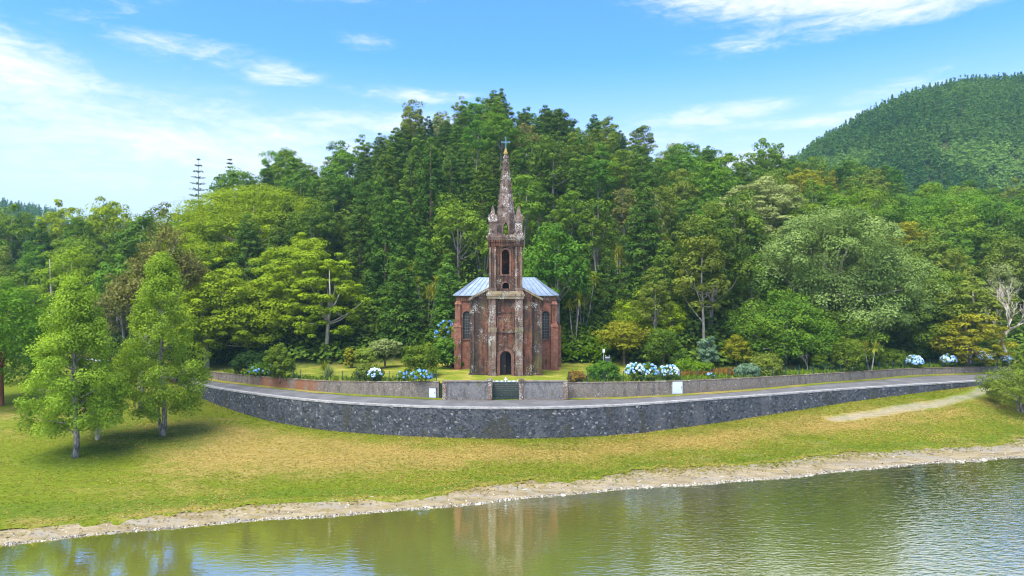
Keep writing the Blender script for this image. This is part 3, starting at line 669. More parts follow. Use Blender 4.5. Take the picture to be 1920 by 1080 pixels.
        for k in range(8):
            x = sx*(2.1+k*.245); y0 = .5 if abs(x) < 2.93 else .83; z = gz_(x)-.15
            mb.box(x-.065, x+.065, y0, y0+.13, z-.48, z-.02)
        mb.box(*sorted((sx*2.0, sx*2.93)), .56, .62, 8.6, 8.7)
        mb.build('frieze', M_brick, T)
        mb = MB().box(min(sx*3.5,sx*4.0), max(sx*3.5,sx*4.0), .72, .95, -.3, 7.0); mb.frus(sx*3.75, .83, 7.0, 7.4, .29, .16, .2, .11); mb.box(min(sx*2.95,sx*4.12), max(sx*2.95,sx*4.12), .66, .95, -.3, .45); mb.build('buttress', M_dstone, T)
    # tower
    mb = MB(); c = 1.05
    tw = MB()
    for sx in (-1, 1):
        for y0, y1 in ((.22, 1.1), (3.02, 3.90)):
            tw.box(min(sx*c, sx*1.84), max(sx*c, sx*1.84), y0, y1, 8.9, 14.45)
        # side walls of the belfry, slit opening on each flank
        tw.box(min(sx*1.5, sx*1.72), max(sx*1.5, sx*1.72), 1.1, 3.02, 8.9, 10.9)
        tw.box(min(sx*1.5, sx*1.72), max(sx*1.5, sx*1.72), 1.1, 1.6, 10.9, 14.45); tw.box(min(sx*1.5, sx*1.72), max(sx*1.5, sx*1.72), 2.52, 3.02, 10.9, 14.45); tw.box(min(sx*1.5, sx*1.72), max(sx*1.5, sx*1.72), 1.6, 2.52, 13.6, 14.45)
    for y0, y1 in ((.48, .74),): wall_with_arch(tw, -c, c, 11.38, 14.45, y0, y1, arch(-.42, .42, 11.38, 13.72))
    wall_with_arch(tw, -c, c, 8.9, 11.38, .50, .74, arch(-.37, .37, 9.82, 10.12)); tw.box(-c, c, 3.40, 3.66, 8.9, 14.44)  # solid back wall, added to close the belfry and darken its opening
    tw.box(-1.5, 1.5, .74, 3.4, 11.2, 11.3); tw.box(-1.5, 1.5, .75, 3.39, 14.3, 14.44)
    tower = tw.build('tower', M_brick, T)
    mb = MB()
    ring(mb, arch(-.42, .42, 11.38, 13.72), .17, .40, .48); ring(mb, arch(-.37, .37, 9.82, 10.12), .12, .42, .50); mb.box(-.62, .62, .38, .50, 11.24, 11.38); mb.build('belfry_arch', M_orange, tower)
    mb = MB()
    for sx in (-1, 1):
        for x in (sx*1.16, sx*1.72): mb.box(x-.1, x+.1, .12, .22, 8.9, 14.4)
        mb.box(min(sx*1.0, sx*1.9), max(sx*1.0, sx*1.9), .10, .22, 9.55, 9.9)
    mb.build('pilaster', M_stone, tower)
    MB().box(-.36, .36, 1.3, 1.34, 9.7, 10.6).build('opening_shade', M_dark, tower)  # near-black plate painted as the shade inside the small arch
    mb = MB()                                               # corbel table and cornice
    for k in range(14):
        x = -1.78+k*.274
        for yy in (.06, 3.9): mb.box(x-.07, x+.07, yy, yy+.16, 14.5, 15.2); mb.box(x-.095, x+.095, yy-.06 if yy < 1 else yy, yy+.16 if yy < 1 else yy+.22, 14.95, 15.2)
        y = .36+k*.265
        for sx in (-1, 1): mb.box(min(sx*1.84, sx*2.0), max(sx*1.84, sx*2.0), y-.07, y+.07, 14.5, 15.2)
    mb.box(-1.838, 1.838, .225, 3.895, 14.45, 15.2); mb.build('corbel_table', M_brick, tower)
    mb = MB().box(-2.06, 2.06, -.02, 4.14, 15.2, 15.42); mb.box(-2.14, 2.14, -.10, 4.22, 15.42, 15.62); mb.box(-1.95, 1.95, .1, 4.02, 15.62, 15.78); mb.build('tower_cornice', M_stone, tower)
    for sx in (-1, 1):
        for cy in (.68, 3.44):
            cx = sx*1.42; mb = MB()
            mb.box(cx-.50, cx+.50, cy-.50, cy+.50, 15.78, 15.98); mb.box(cx-.42, cx+.42, cy-.42, cy+.42, 15.98, 17.15)
            mb.box(cx-.48, cx+.48, cy-.48, cy+.48, 17.15, 17.30); mb.frus(cx, cy, 17.30, 18.72, .42, .42, .13, .13)
            for a in (-1, 1):
                for b in (-1, 1): mb.frus(cx+a*.39, cy+b*.39, 17.30, 17.80, .13, .13, .09, .09); mb.ngon(cx+a*.39, cy+b*.39, 17.80, 18.02, .13, .02, 6)
            mb.ngon(cx, cy, 18.70, 18.86, .15, .12, 8); mb.ngon(cx, cy, 18.86, 19.05, .09, .02, 8)
            for a, b in ((0,-1),(0,1),(1,0),(-1,0)): mb.box(cx+a*.43-.16, cx+a*.43+.16, cy+b*.43-.16, cy+b*.43+.16, 16.15, 16.22)
            p = mb.build('pinnacle', M_spire, tower)
    # spire
    cy = 2.06; zz = [(15.78,1.17),(17.9,1.03),(19.6,.85),(21.9,.54),(25.05,.17)]; mb = MB()
    for (z0, r0), (z1, r1) in zip(zz[1:-1], zz[2:]): mb.ngon(0, cy, z0, z1, r0, r1, 8, math.pi/8)
    # hollow lower drum: eight faces, the front one with a gabled opening
    for k in range(8):
        a0 = math.pi/8+k*math.pi/4; a1 = a0+math.pi/4
        front = abs(((a0+a1)/2) % (2*math.pi)-1.5*math.pi) < .1 or abs(((a0+a1)/2) % (2*math.pi)-.5*math.pi) < .1
        def P(a, z, r): return (r*math.cos(a), cy+r*math.sin(a), z)
        if not front: mb.add([P(a0,15.78,1.17),P(a1,15.78,1.17),P(a1,17.9,1.03),P(a0,17.9,1.03)], [(0,1,2,3)])
        else:
            s = -1 if math.sin((a0+a1)/2) < 0 else 1; yb = cy+s*1.081; yt = cy+s*.952; yn = cy+s*1.02
            mb.add([(-.448,yb,15.78),(-.25,yb,15.78),(-.25,yn,16.75),(0,yn+s*-.03,17.25),(.25,yn,16.75),(.25,yb,15.78),(.448,yb,15.78),(.394,yt,17.9),(0,yt,17.9),(-.394,yt,17.9)],
                   [(0,1,2,9),(2,3,8,9),(3,4,7,8),(4,5,6,7)])
    sp = mb.build('spire', M_spire, tower)
    for s, yy in ((-1, cy-1.22), (1, cy+1.08)):
        mb = MB(); ring(mb, [(.25,15.78),(.25,16.72),(.13,17.05),(0,17.25),(-.13,17.05),(-.25,16.72),(-.25,15.78)], .17, yy, yy+.14)
        mb.frus(0, yy+.07, 17.42, 17.75, .10, .07, .03, .03); mb.build('gablet', M_stone, sp)
    mb = MB()
    for k in range(8):
        a = math.pi/8+k*math.pi/4; mb.tube([(r_*math.cos(a), cy+r_*math.sin(a), z_) for z_, r_ in zz[1:]], [.05,.045,.04,.03], 5)
    for z in np.arange(18.4, 24.9, .62):
        r = np.interp(z, [q[0] for q in zz], [q[1] for q in zz])+.04
        for k in range(8): a = math.pi/8+k*math.pi/4; mb.frus(r*math.cos(a), cy+r*math.sin(a), z-.10, z+.12, .085, .085, .05, .05)
    for z in (18.9, 20.6, 22.3): 
        r = np.interp(z, [q[0] for q in zz], [q[1] for q in zz]); mb.ngon(0, cy, z, z+.09, r+.035, r+.03, 8, math.pi/8)
    mb.build('spire_ribs', M_spire, sp)
    mb = MB().ngon(0, cy, 25.0, 25.15, .24, .27, 10); mb.ngon(0, cy, 25.15, 25.26, .27, .16, 10); mb.ngon(0, cy, 25.26, 25.62, .17, .11, 10); mb.build('finial', plain('ochre_stone', (.42,.27,.06), .8, 0, .4, 8), sp)
    mb = MB().box(-.055, .055, cy-.05, cy+.05, 25.6, 26.82); mb.box(-.44, -.055, cy-.05, cy+.05, 26.28, 26.40); mb.box(.055, .44, cy-.05, cy+.05, 26.28, 26.40)
    for x, z in ((-.44, 26.34), (.44, 26.34), (0, 26.84)): mb.ngon(x, cy, z-.1, z+.1, .09, .09, 8)
    mb.build('cross', plain('blue_grey_iron', (.11,.21,.27), .5, .2, .3), sp)
    # central bay between the big front buttresses
    mb = MB(); wall_with_arch(mb, -c, c, -.3, 4.95, .42, .80, arch(-.615, .615, -.3, 2.31)); mb.box(-c, c, .42, .80, 4.95, 8.9); bay = mb.build('front_bay', M_brick, T)
    mb = MB(); ring(mb, arch(-.615, .615, 0, 2.31), .34, .26, .42); mb.build('portal_arch', M_orange, bay)
    mb = MB(); ring(mb, arch(-.96, .96, 2.31, 2.32), .07, .22, .42); mb.build('portal_moulding', M_brick, bay)
    shade_panel = MB().prism(arch(-.60, .60, .12, 2.31), 1.22, 1.27).build('doorway_shade', M_dark, bay)  # near-black panel: the dark interior painted where the leaf stands open
    M_wood = plain('dark_door_wood', (.035,.020,.014), .6, 0, .5, 3)
    pts = [(x, z) for x, z in arch(-.60, .60, .12, 2.31) if x <= .001]; mb = MB().prism([(0,.12)]+pts if pts[0][0] < -.01 or pts[0][1] > .2 else pts, .95, 1.01)
    for k in range(4): mb.box(-.56+k*.14, -.53+k*.14, .93, .95, .2, 2.5)
    d = mb.build('door_leaf', M_wood, T); MB().box(-.10, -.05, .88, .93, 1.1, 1.3).build('handle', M_stone, d)
    MB().box(-.95, .95, -.2, .42, -.3, .12).build('threshold', M_mossy, T)
    MB().box(-c, c, .26, .42, 4.95, 5.12).build('ledge', M_dstone, bay); MB().box(-c, c, .34, .42, 7.12, 7.22).build('string_course', M_dstone, bay)
    mb = MB()
    for k in range(3):
        cx = -.64+k*.64; ring(mb, arch(cx-.22, cx+.22, 5.35, 6.45, 10, .35), .10, .34, .42)
    mb.build('blind_arcade', M_orange, bay)
    mb = MB()
    for k in range(8): x = -.93+k*.265; mb.box(x-.06, x+.06, .3, .42, 8.3, 8.8)
    mb.build('frieze', M_brick, bay)
    for sx in (-1, 1):
        x0, x1 = sorted((sx*c, sx*1.88))
        mb = MB().box(x0, x1, 0.0, .8, -.3, 5.0); mb.box(x0, x1, .06, .8, 5.55, 8.7); mb.box(x0-.04, x1+.04, -.12, .3, -.3, .5)
        b = mb.build('front_buttress', M_stone, T)
        MB().box(x0-.05, x1+.05, -.05, .8, 5.0, 5.55).build('offset_band', M_mossy, b)
    mb = MB().box(-2.02, 2.02, -.06, .86, 8.7, 9.0); mb.box(-2.12, 2.12, -.12, .86, 9.0, 9.2); mb.frus(0, .42, 9.2, 9.55, 2.06, .5, 1.9, .3); mb.build('facade_cornice', M_mossy, T)
    return T
chapel()

# ------------------------------------------------------------------ foliage builders
def rdirs(n):
    d = rng.normal(size=(n, 3)); return d/np.linalg.norm(d, axis=1, keepdims=True)
def leaf_arrays(C, R, nper, size, tint, up=.4, jit=.4, lowcut=.65, asp=.62, tspread=.3, shell=(.55, 1.08)):
    """C (M,3) clump centres, R (M,3) radii -> leaf centres, normals, sizes, tints"""
    M = len(C); d = rdirs(M*nper); d[:, 2] = np.where((d[:, 2] < -.15) & (rng.random(M*nper) < lowcut), -d[:, 2], d[:, 2])
    r = shell[0]+(shell[1]-shell[0])*np.sqrt(rng.random(M*nper)); Cc = np.repeat(C, nper, 0); Rr = np.repeat(R, nper, 0)
    P = Cc+d*Rr*r[:, None]
    nn = d+np.array([0, 0, up])+rdirs(M*nper)*jit; nn /= np.linalg.norm(nn, axis=1, keepdims=True)
    sz = size*(.65+.7*rng.random(M*nper)); tt = np.clip(np.repeat(tint, nper)+(rng.random(M*nper)-.5)*tspread, 0, 1)
    return P, nn, sz, tt, asp
def leaf_mesh(name, parts, m):
    V, T = [], []
    for P, nn, sz, tt, asp in parts:
        n = len(P); u = np.cross(nn, rdirs(n)); u /= np.linalg.norm(u, axis=1, keepdims=True)+1e-9; w = np.cross(nn, u)
        a = u*sz[:, None]; b = w*(sz*asp)[:, None]
        V.append(np.stack([P+a, P+b, P-a, P-b], 1).reshape(-1, 3)); T.append(tt)
    return quads(name, np.concatenate(V), np.concatenate(T), m)
def quads(name, v, t, m):
    n = len(v)//4; me = bpy.data.meshes.new(name); me.vertices.add(len(v)); me.vertices.foreach_set('co', v.ravel().astype(np.float32))
    me.loops.add(n*4); me.loops.foreach_set('vertex_index', np.arange(n*4)); me.polygons.add(n)
    me.polygons.foreach_set('loop_start', np.arange(0, n*4, 4)); me.polygons.foreach_set('loop_total', np.full(n, 4)); me.update()
    a = me.attributes.new('tint', 'FLOAT', 'FACE'); a.data.foreach_set('value', t.astype(np.float32)); me.materials.append(m); return me
def mobj(name, me, parent=None, loc=None):
    o = bpy.data.objects.new(name, me); link(o, parent)
    if loc is not None: o.location = loc
    return o
def limb(mb, p, q, r0, r1, sag=.12, n=4, sides=5):
    p, q = Vector(p), Vector(q); L = (q-p).length; pts = []
    for i in range(n+1):
        f = i/n; w = p.lerp(q, f); k = math.sin(f*math.pi)*L*sag
        pts.append(w+Vector((random.uniform(-.3, .3)*k, random.uniform(-.3, .3)*k, -k*.6)))
    pts[0], pts[-1] = p, q; mb.tube(pts, [r0+(r1-r0)*i/n for i in range(n+1)], sides)
def fib(n):
    i = np.arange(n)+.5; z = 1-2*i/n; a = i*2.39996; r = np.sqrt(1-z*z); return np.stack([r*np.cos(a), r*np.sin(a), z], 1)
def lumpy(d, seed):
    s = np.zeros(len(d)); rr = np.random.default_rng(seed)
    for f, a in ((2.1, .16), (3.7, .12), (6.1, .07)): s += a*np.sin(d@rr.normal(0, 1, 3)*f+rr.random()*6)
    return 1+s
def broad(H, R, cb, nc, nper, leaf, seed, flat=.75, crad=.26, up=.35, trunk=.028, limbs=7, egg=0.0, low=.45, thr=-.75, boxy=0.0):
    """round crown of leaf clumps on a limbed trunk"""
    d = fib(int(nc*1.5)); d = d+rng.normal(0, .16, d.shape); d /= np.linalg.norm(d, axis=1, keepdims=True)
    keep = (d[:, 2] > thr) & ~((d[:, 2] < -.25) & (rng.random(len(d)) < low)); d = d[keep]
    k = lumpy(d, seed); rr = (.62+.36*np.sqrt(rng.random(len(d))))*k; rz = (H-cb)/2; zc = (H+cb)/2
    C = d*rr[:, None]*np.array([R, R, rz]); C[:, :2] /= np.maximum(.4, np.where(d[:, 2] < 0, np.sqrt(1-d[:, 2]**2), 1))[:, None]**boxy; C[:, :2] *= (1-egg*(C[:, 2]/rz))[:, None]; C[:, 2] += zc
    inner = rng.normal(0, .34, (max(4, nc//6), 3))*np.array([R, R, rz])+np.array([0, 0, zc]); C = np.concatenate([C, inner])
    cr = R*crad*(.5+.95*rng.random(len(C))**1.4); Rr = np.stack([cr, cr, cr*flat], 1); C[:, 2] = np.maximum(C[:, 2], cb*.6+.2)
    tint = np.clip(.45+rng.normal(0, .22, len(C)), 0, 1)
    mb = MB(); tr = R*trunk*2.2; b = Vector((random.uniform(-.06, .06)*H, random.uniform(-.06, .06)*H, zc))
    mb.tube([(0,0,-.4), (0,0,.15), (b.x*.4, b.y*.4, zc*.5), (b.x, b.y, zc), (b.x*.8, b.y*.8, H*.88)], [tr*1.5, tr*1.05, tr*.85, tr*.55, tr*.1], 8)
    for i in random.sample(range(len(d)), min(limbs, len(d))):
        z0 = random.uniform(.45, .9)*zc; limb(mb, (b.x*z0/zc, b.y*z0/zc, z0), C[i], tr*.45, tr*.08)
    return [leaf_arrays(C, Rr, nper, leaf, tint, up)], mb
def cedar(H, R, nlev, nper, leaf, seed, base=.1, blunt=.62, droop=.12, csc=1.0):
    C, Rr, T = [], [], []
    for i in range(nlev):
        u = i/(nlev-1); z = H*(base+(1-base)*u*.97); r = R*((1-u)**blunt)*(.8+.35*random.random())+.18
        k = max(1, int(round(2*math.pi*r/(1.5*csc)))); ph = random.random()*6.3
        for j in range(k):
            a = ph+2*math.pi*j/k+random.uniform(-.3, .3); rj = r*random.uniform(.55, 1.0)
            s = csc*random.uniform(.5, 1.15)*(.62+.38*(1-u)); C.append((rj*math.cos(a), rj*math.sin(a), z-droop*rj+random.uniform(-.3, .3))); Rr.append((s, s, s*.8)); T.append(.45+random.gauss(0, .2))
    mb = MB(); mb.tube([(0,0,-.5),(random.uniform(-.1,.1),0,H*.4),(0,0,H*.93)], [R*.09, R*.065, .04], 7)
    for _ in range(9):
        z = H*random.uniform(.25, .8); a = random.random()*6.3; r = R*(1-z/H)**blunt*.8; limb(mb, (0,0,z), (r*math.cos(a), r*math.sin(a), z-.1), .07, .02, .05, 2, 4)
    return [leaf_arrays(np.array(C), np.array(Rr), nper, leaf, np.clip(T, 0, 1), .4)], mb
def branchy(H, spread, r0, depth=4, kids=3, lean=(0,0), first=.35, seed=0):
    """bare branching skeleton; returns builder and twig ends"""
    mb = MB(); ends = []; rr = random.Random(seed)
    def grow(p, d, L, r, k):
        mid = p+d*L*.5+Vector((rr.uniform(-1,1), rr.uniform(-1,1), rr.uniform(-.5,.5)))*L*.09
        q = p+d*L; mb.tube([p, mid, q], [r, r*.82, r*.62], 6 if k > 2 else 4)
        if k == 0: ends.append(q); return
        if k <= 2: ends.append(q)
        for j in range(kids if k > 1 else kids-1+(rr.random() < .5)):
            a = rr.random()*6.28; v = Vector((math.cos(a), math.sin(a), rr.uniform(-.15, .7)))*spread*rr.uniform(.6, 1.2)
            grow(q-d*L*rr.uniform(0, .35), (d+v).normalized(), L*rr.uniform(.55, .82), r*.56, k-1)
    grow(Vector((0,0,-.3)), Vector((lean[0], lean[1], 1)).normalized(), H*first, r0, depth)
    return mb, np.array([tuple(e) for e in ends])
def sparse(H, spread, r0, seed, nper=40, leaf=.16, crad=.7, depth=4, kids=3, first=.32):
    mb, E = branchy(H, spread, r0, depth, kids, (0,0), first, seed)
    R = np.full((len(E), 3), crad)*(.6+.6*rng.random((len(E), 1))); R[:, 2] *= .7
    return [leaf_arrays(E, R, nper, leaf, np.clip(.5+rng.normal(0, .25, len(E)), 0, 1), .3, .8, .3, .6, .3, (.1, 1.05))], mb
def blades(base, n, L, w, spread, arch_=.45, tintr=(.2, .9)):
    """sword leaves fanning out from a point: two quads each, bent over"""
    V, T = [], []
    for _ in range(n):
        a = random.random()*6.283; e = random.uniform(*spread); l = L*random.uniform(.65, 1.1)
        d = Vector((math.cos(a)*math.cos(e), math.sin(a)*math.cos(e), math.sin(e))); s = Vector((-math.sin(a), math.cos(a), 0))*w
        p0 = Vector(base); p1 = p0+d*l*.55; p2 = p1+(d-Vector((0,0,arch_*(1.1-math.sin(e)))))*l*.45
        V += [p0-s*.5, p0+s*.5, p1+s, p1-s, p1-s, p1+s, p2+s*.15, p2-s*.15]; t = random.uniform(*tintr); T += [t, t]
    return V, T
def cordyline(H, nst, seed):
    random.seed(seed); mb = MB(); V, T = [], []
    for k in range(nst):
        a = random.random()*6.28; l = random.uniform(.05, .22)*H; h = H*random.uniform(.6, 1.0); top = (l*math.cos(a), l*math.sin(a), h)
        limb(mb, (.15*math.cos(a), .15*math.sin(a), -.3), top, .095, .06, .05, 4, 6)
        for j in range(random.choice((1, 2))):
            q = (top[0]+random.uniform(-.5,.5)*j, top[1]+random.uniform(-.5,.5)*j, top[2]+.5*j)
            if j: mb.bar(top, q, .07, .05, 5)
            v, t = blades(q, 60, 1.15, .055, (-.7, 1.4)); V += v; T += t
    return np.array([tuple(p) for p in V]), np.array(T), mb
def araucaria(H, R, nw, seed):
    random.seed(seed); mb = MB(); mb.tube([(0,0,-.5),(0,0,H*.5),(0,0,H)], [.2,.13,.02], 7); C, Rr = [], []
    for i in range(nw):
        u = i/(nw-1); z = H*(.22+.76*u); r = R*(1-u)**.8+.25
        for j in range(6):
            a = j*math.pi/3+i*.5+random.uniform(-.2,.2); q = (r*math.cos(a), r*math.sin(a), z+r*.12); mb.bar((0,0,z), q, .035, .012, 4)
            for f in np.linspace(.25, 1.0, max(2, int(r/.45))): C.append((q[0]*f, q[1]*f, z+r*.12*f+.05)); Rr.append((.36, .36, .15))
    return [leaf_arrays(np.array(C), np.array(Rr), 11, .13, np.clip(.55+rng.normal(0, .2, len(C)), 0, 1), .2)], mb

def tree(name, label, cat, loc, data, leafm, barkm, group=None, rz=0, sc=1, lname='crown'):
    t = thing(name, label, cat, loc, rz, group); t.scale = (sc, sc, sc)
    parts, mb = data
    if mb is not None: mb.build('trunk', barkm, t, smooth=True)
    if isinstance(parts, list): mobj(lname, leaf_mesh(lname, parts, leafm), t)
    else: mobj(lname, quads(lname, *parts, leafm), t)
    return t

pebbles()
turf()
# ------------------------------------------------------------------ trees with a place of their own
def birch(H, R, seed, cb):
    n = 205; u = rng.random(n)**.95; z = cb+(H-cb)*u*.97; env = R*np.interp((z-cb)/(H-cb), [0,.1,.27,.5,.75,1], [.6,.92,1,.80,.46,.05])
    a = rng.random(n)*6.283; r = env*np.sqrt(rng.random(n)*.85+.12); C = np.stack([r*np.cos(a), r*np.sin(a), z-.12*r], 1)
    cr = (.55+.5*rng.random(n))*R/3.9; Rr = np.stack([cr, cr, cr*.85], 1)
    mb = MB(); pts = [(0,0,-.3),(.15,.05,H*.08),(.05,.1,H*.2),(-.25,.1,H*.42),(.1,0,H*.7),(0,0,H*.95)]; mb.tube(pts, [.30,.23,.20,.15,.09,.02], 8)
    for i in range(26):
        zz = cb*.75+(H-cb)*.75*random.random(); j = int(np.argmin(np.abs(C[:, 2]-zz-1.2)+rng.random(n)*3)); limb(mb, (0, .05, zz), C[j], .06, .012, .05, 3, 4)
    return [leaf_arrays(C, Rr, 270, .082, np.clip(.5+rng.normal(0, .2, n), 0, 1), .25, .75, .3, .7, .35, (.15, 1.1))], mb
x, y, z = hit(140, 858); tA = (x, y)
tree('birch_tree', 'light green pyramidal birch nearest the shore at far left, alone on the lawn', 'tree', (x, y, z), birch(15.2, 3.8, 1, 2.2), FO['birch'], BK['birch'])
x, y, z = hit(305, 818)
tree('birch_tree', 'tall light green birch with forked pale trunk, nearest the road wall end', 'tree', (x, y, z), birch(17.2, 3.9, 2, 2.4), FO['birch'], BK['birch'])
mb = MB(); mb.tube([(0,0,-.2),(-.35,.1,1.6),(-.5,.2,3.8)], [.17,.13,.07], 7); mb.build('stem', BK['birch'], bpy.data.objects['birch_tree.001'], (-.1,.1,0))
x, y, z = hit(163, 832)
t = tree('small_tree', 'small dark green bushy tree tucked behind the nearest birch', 'tree', (x+.3, y+1, z), broad(6.4, 2.4, 1.6, 40, 110, .13, 3, .8, .3), FO['laurel'], BK['pale'])
for a in (.6, 2.6): mb = MB(); mb.tube([(0,0,-.2),(.35*math.cos(a),.35*math.sin(a),1.4),(.7*math.cos(a),.7*math.sin(a),3)], [.13,.10,.06], 6); mb.build('stem', BK['pale'], t)
x, y, z = hit(264, 778)
tree('brown_tree', 'tall sparse brown-leaved tree with bare forked limbs between the birches', 'tree', (x, y, z), sparse(18.5, .50, .34, 12, 44, .14, .95, 5, 3, .36), FO['brown'], BK['grey'])
x, y, z = hit(6, 762)
tree('broadleaf_tree', 'dark broad tree with thick reddish trunk at the left edge', 'tree', (x-.3, y, z), broad(12.5, 5.6, 2.4, 95, 190, .13, 5, .7, .26, .35, .028, 7, 0, .2, -.9, .6), FO['bright'], BK['red'])
def layered(H, R, cb, nc, nper, leaf, seed, flat=.42, egg=.2, trunk=.03, boxy=0.0, crad=.2): return broad(H, R, cb, nc, nper, leaf, seed, flat, crad, .75, trunk, 14, egg, .25, -.9, boxy)
for px, py, H, rp, nc, sd_, lab in ((474, 364, 13.5, 138, 280, 11, 'huge yellow-green spreading tree, topmost of those above the left bend of the road'), (372, 425, 13.5, 92, 170, 14, 'yellow-green spreading tree at the left of the huge topmost one, behind the taller birch'),
        (566, 455, 13.0, 90, 150, 15, 'yellow-green tree directly below the right side of the huge topmost one'), (455, 528, 9.8, 108, 170, 16, 'lower yellow-green tree hanging over the left garden wall')):
    x, y, z = by_top(px, py, H); R_ = rp*y/F
    tree('plane_tree', lab, 'tree', (x, y, z), layered(H, R_, .2, nc, 250, .145, sd_, .5, .16, .03, .6, .19), FO['plane'], BK['pale'])
x, y, z = at(612, 91)
tree('plane_tree', 'smaller open yellow-green tree right of the huge spreading one', 'tree', (x, y, z), layered(12.8, 4.4, 1.2, 95, 120, .17, 12, .42, .1, .03, .5), FO['plane'], BK['pale'])
x, y, z = at(388, 90)
tree('plane_tree', 'low yellow-green tree overhanging the left end of the road', 'tree', (x, y, z), layered(13.5, 5.6, .3, 140, 120, .18, 13, .45, .2, .03, .8), FO['plane'], BK['pale'])
x, y, z = at(1540, 97)
tree('dome_tree', 'very large grey-green domed tree right of the chapel', 'tree', (x, y, z), broad(17.8, 11.6, 0, 190, 400, .15, 21, .8, .175, .4, .03, 16, .12, .2, -.9, .8), FO['grey'], BK['grey'])
x, y, z = at(1690, 101)
tree('dome_tree', 'sloping grey-green tree against the right flank of the large dome', 'tree', (x, y, z), broad(12.5, 7.5, 0, 170, 220, .14, 22, .7, .19, .4, .03, 8, .2, .2, -.9, .8), FO['bushy'], BK['grey'])
x, y, z = by_top(1420, 347, 15.0)
tree('pale_tree', 'pale whitish-green spreading tree on the slope above the domed tree', 'tree', (x, y, z), layered(15.0, 7.6, 1, 150, 220, .165, 23, .42, .25), FO['pale'], BK['pale'])
x, y, z = by_top(1690, 424, 12.5)
tree('golden_tree', 'golden-yellow layered tree behind the domed tree', 'tree', (x, y, z), layered(12.5, 6.4, 1.5, 120, 190, .15, 24, .34, .1), FO['gold'], BK['brown'])
x, y, z = by_top(1640, 408, 10.5)
tree('golden_tree', 'slimmer yellow-green layered tree higher up the slope at right', 'tree', (x, y, z), layered(10.5, 4.6, 1, 80, 180, .15, 25, .38, .1), FO['plane'], BK['brown'])
x, y, z = at(1335, 101)
tree('brown_tree', 'tall thin olive-brown tree with a bare leaning trunk right of the chapel', 'tree', (x, y, z), sparse(11.8, .42, .22, 31, 40, .15, .85, 5, 3, .42), FO['olive'], BK['brown'])
x, y, z = by_top(1800, 372, 13.5)
tree('broadleaf_tree', 'wide bright green tree crown high on the right slope', 'tree', (x, y, z), layered(13.5, 12.5, 1, 230, 200, .17, 33, .5, .2), FO['bright'], BK['grey'])
x, y, z = by_top(1893, 300, 17)
tree('broadleaf_tree', 'tall dark tree standing above the others at the right edge', 'tree', (x, y, z), broad(17, 5.5, 1, 90, 110, .28, 34, .7, .28), FO['dark'], BK['grey'])
x, y, z = at(1890, 92)
mb, E = branchy(17, .72, .32, 5, 3, (-.34, -.1), .25, 77)
t = thing('bare_tree', 'leafless pale grey tree with twisted branches at the right edge', 'tree', (x, y, z)); mb.build('trunk', BK['pale'], t, smooth=True)
x, y, z = at(1815, 96)
tree('pale_tree', 'pale olive umbrella tree left of the leafless tree', 'tree', (x, y, z), layered(11.5, 5.5, 4.5, 90, 100, .18, 35, .4, .2), FO['olive'], BK['pale'])
x, y, z = at(1812, 91.5)
tree('golden_shrub', 'orange-gold bush below the pale umbrella tree at right', 'shrub', (x, y, z), layered(6.6, 4.2, .4, 70, 100, .15, 36, .5, .1), FO['gold'], BK['brown'])
x, y, z = at(1470, 88)
tree('rhododendron', 'broad dark-leaved bush mound in front of the domed tree', 'shrub', (x, y, z), broad(8.2, 5.6, 0, 120, 190, .13, 37, .75, .24, .5, .03, 6, 0, .2, -.85, .9), FO['bushy'], BK['grey'])
x, y, z = at(1560, 90.5)
tree('rhododendron', 'dark round bush under the front of the domed tree', 'shrub', (x, y, z), broad(6.5, 5.0, 0, 100, 180, .13, 38, .75, .26, .5, .03, 6, 0, .2, -.85, .9), FO['laurel'], BK['grey'])
x, y, z = at(1750, 100)
tree('rhododendron', 'wide green bush right of the dome, above the blue hydrangeas', 'shrub', (x, y, z), broad(6.8, 5.6, 0, 120, 150, .14, 39, .7, .22, .5, .03, 6, 0, .2, -.85, .9), FO['bushy'], BK['grey'])
# conspicuous skyline trees
for px, py, h, r, lab in ((372, 296, 19, 3.1, 'tall airy tiered pine standing alone on the left skyline'), (431, 297, 15, 2.3, 'shorter tiered pine right of the airy one on the left skyline')):
    x, y, z = at(px, 163); h = CAMZ+(540-py)/F*y-z; tree('island_pine', lab, 'tree', (x, y, z), araucaria(h, r, 13 if px < 400 else 16, int(px)), FO['teal'], BK['brown'])
x, y, z = by_top(995, 247, 10.5)
tree('brown_tree', 'small umbrella-shaped brownish tree near the summit right of the spire', 'tree', (x, y, z), sparse(10.5, .5, .2, 41, 36, .2, .95, 4, 3, .42), FO['brown'], BK['pale'])
x, y, z = at(96, 118); mb = MB(); mb.tube([(0,0,-.3),(.2,0,5),(-.1,.1,10),(-.25,0,15.2)], [.3,.24,.17,.06], 7); mb.bar((-.1,.1,10),(.5,.2,11.4),.08,.03)
tag(mb.build('dead_trunk', BK['pale'], None, (x, y, z)), 'bleached dead trunk rising out of the forest at left', 'dead tree')
x, y, z = at(1517, 186); mh = (CAMZ+(540-308)/F*y-z)/9; t = thing('mast', 'thin red and white mast above the treetops right of the hill', 'mast', (x, y, z))
M_redp = plain('red_paint', (.45,.04,.03), .5)
for k in range(9): MB().ngon(0, 0, k*mh, (k+1)*mh, .2, .2, 8).build('red_section' if k % 2 else 'white_section', M_redp if k % 2 else M_white, t)

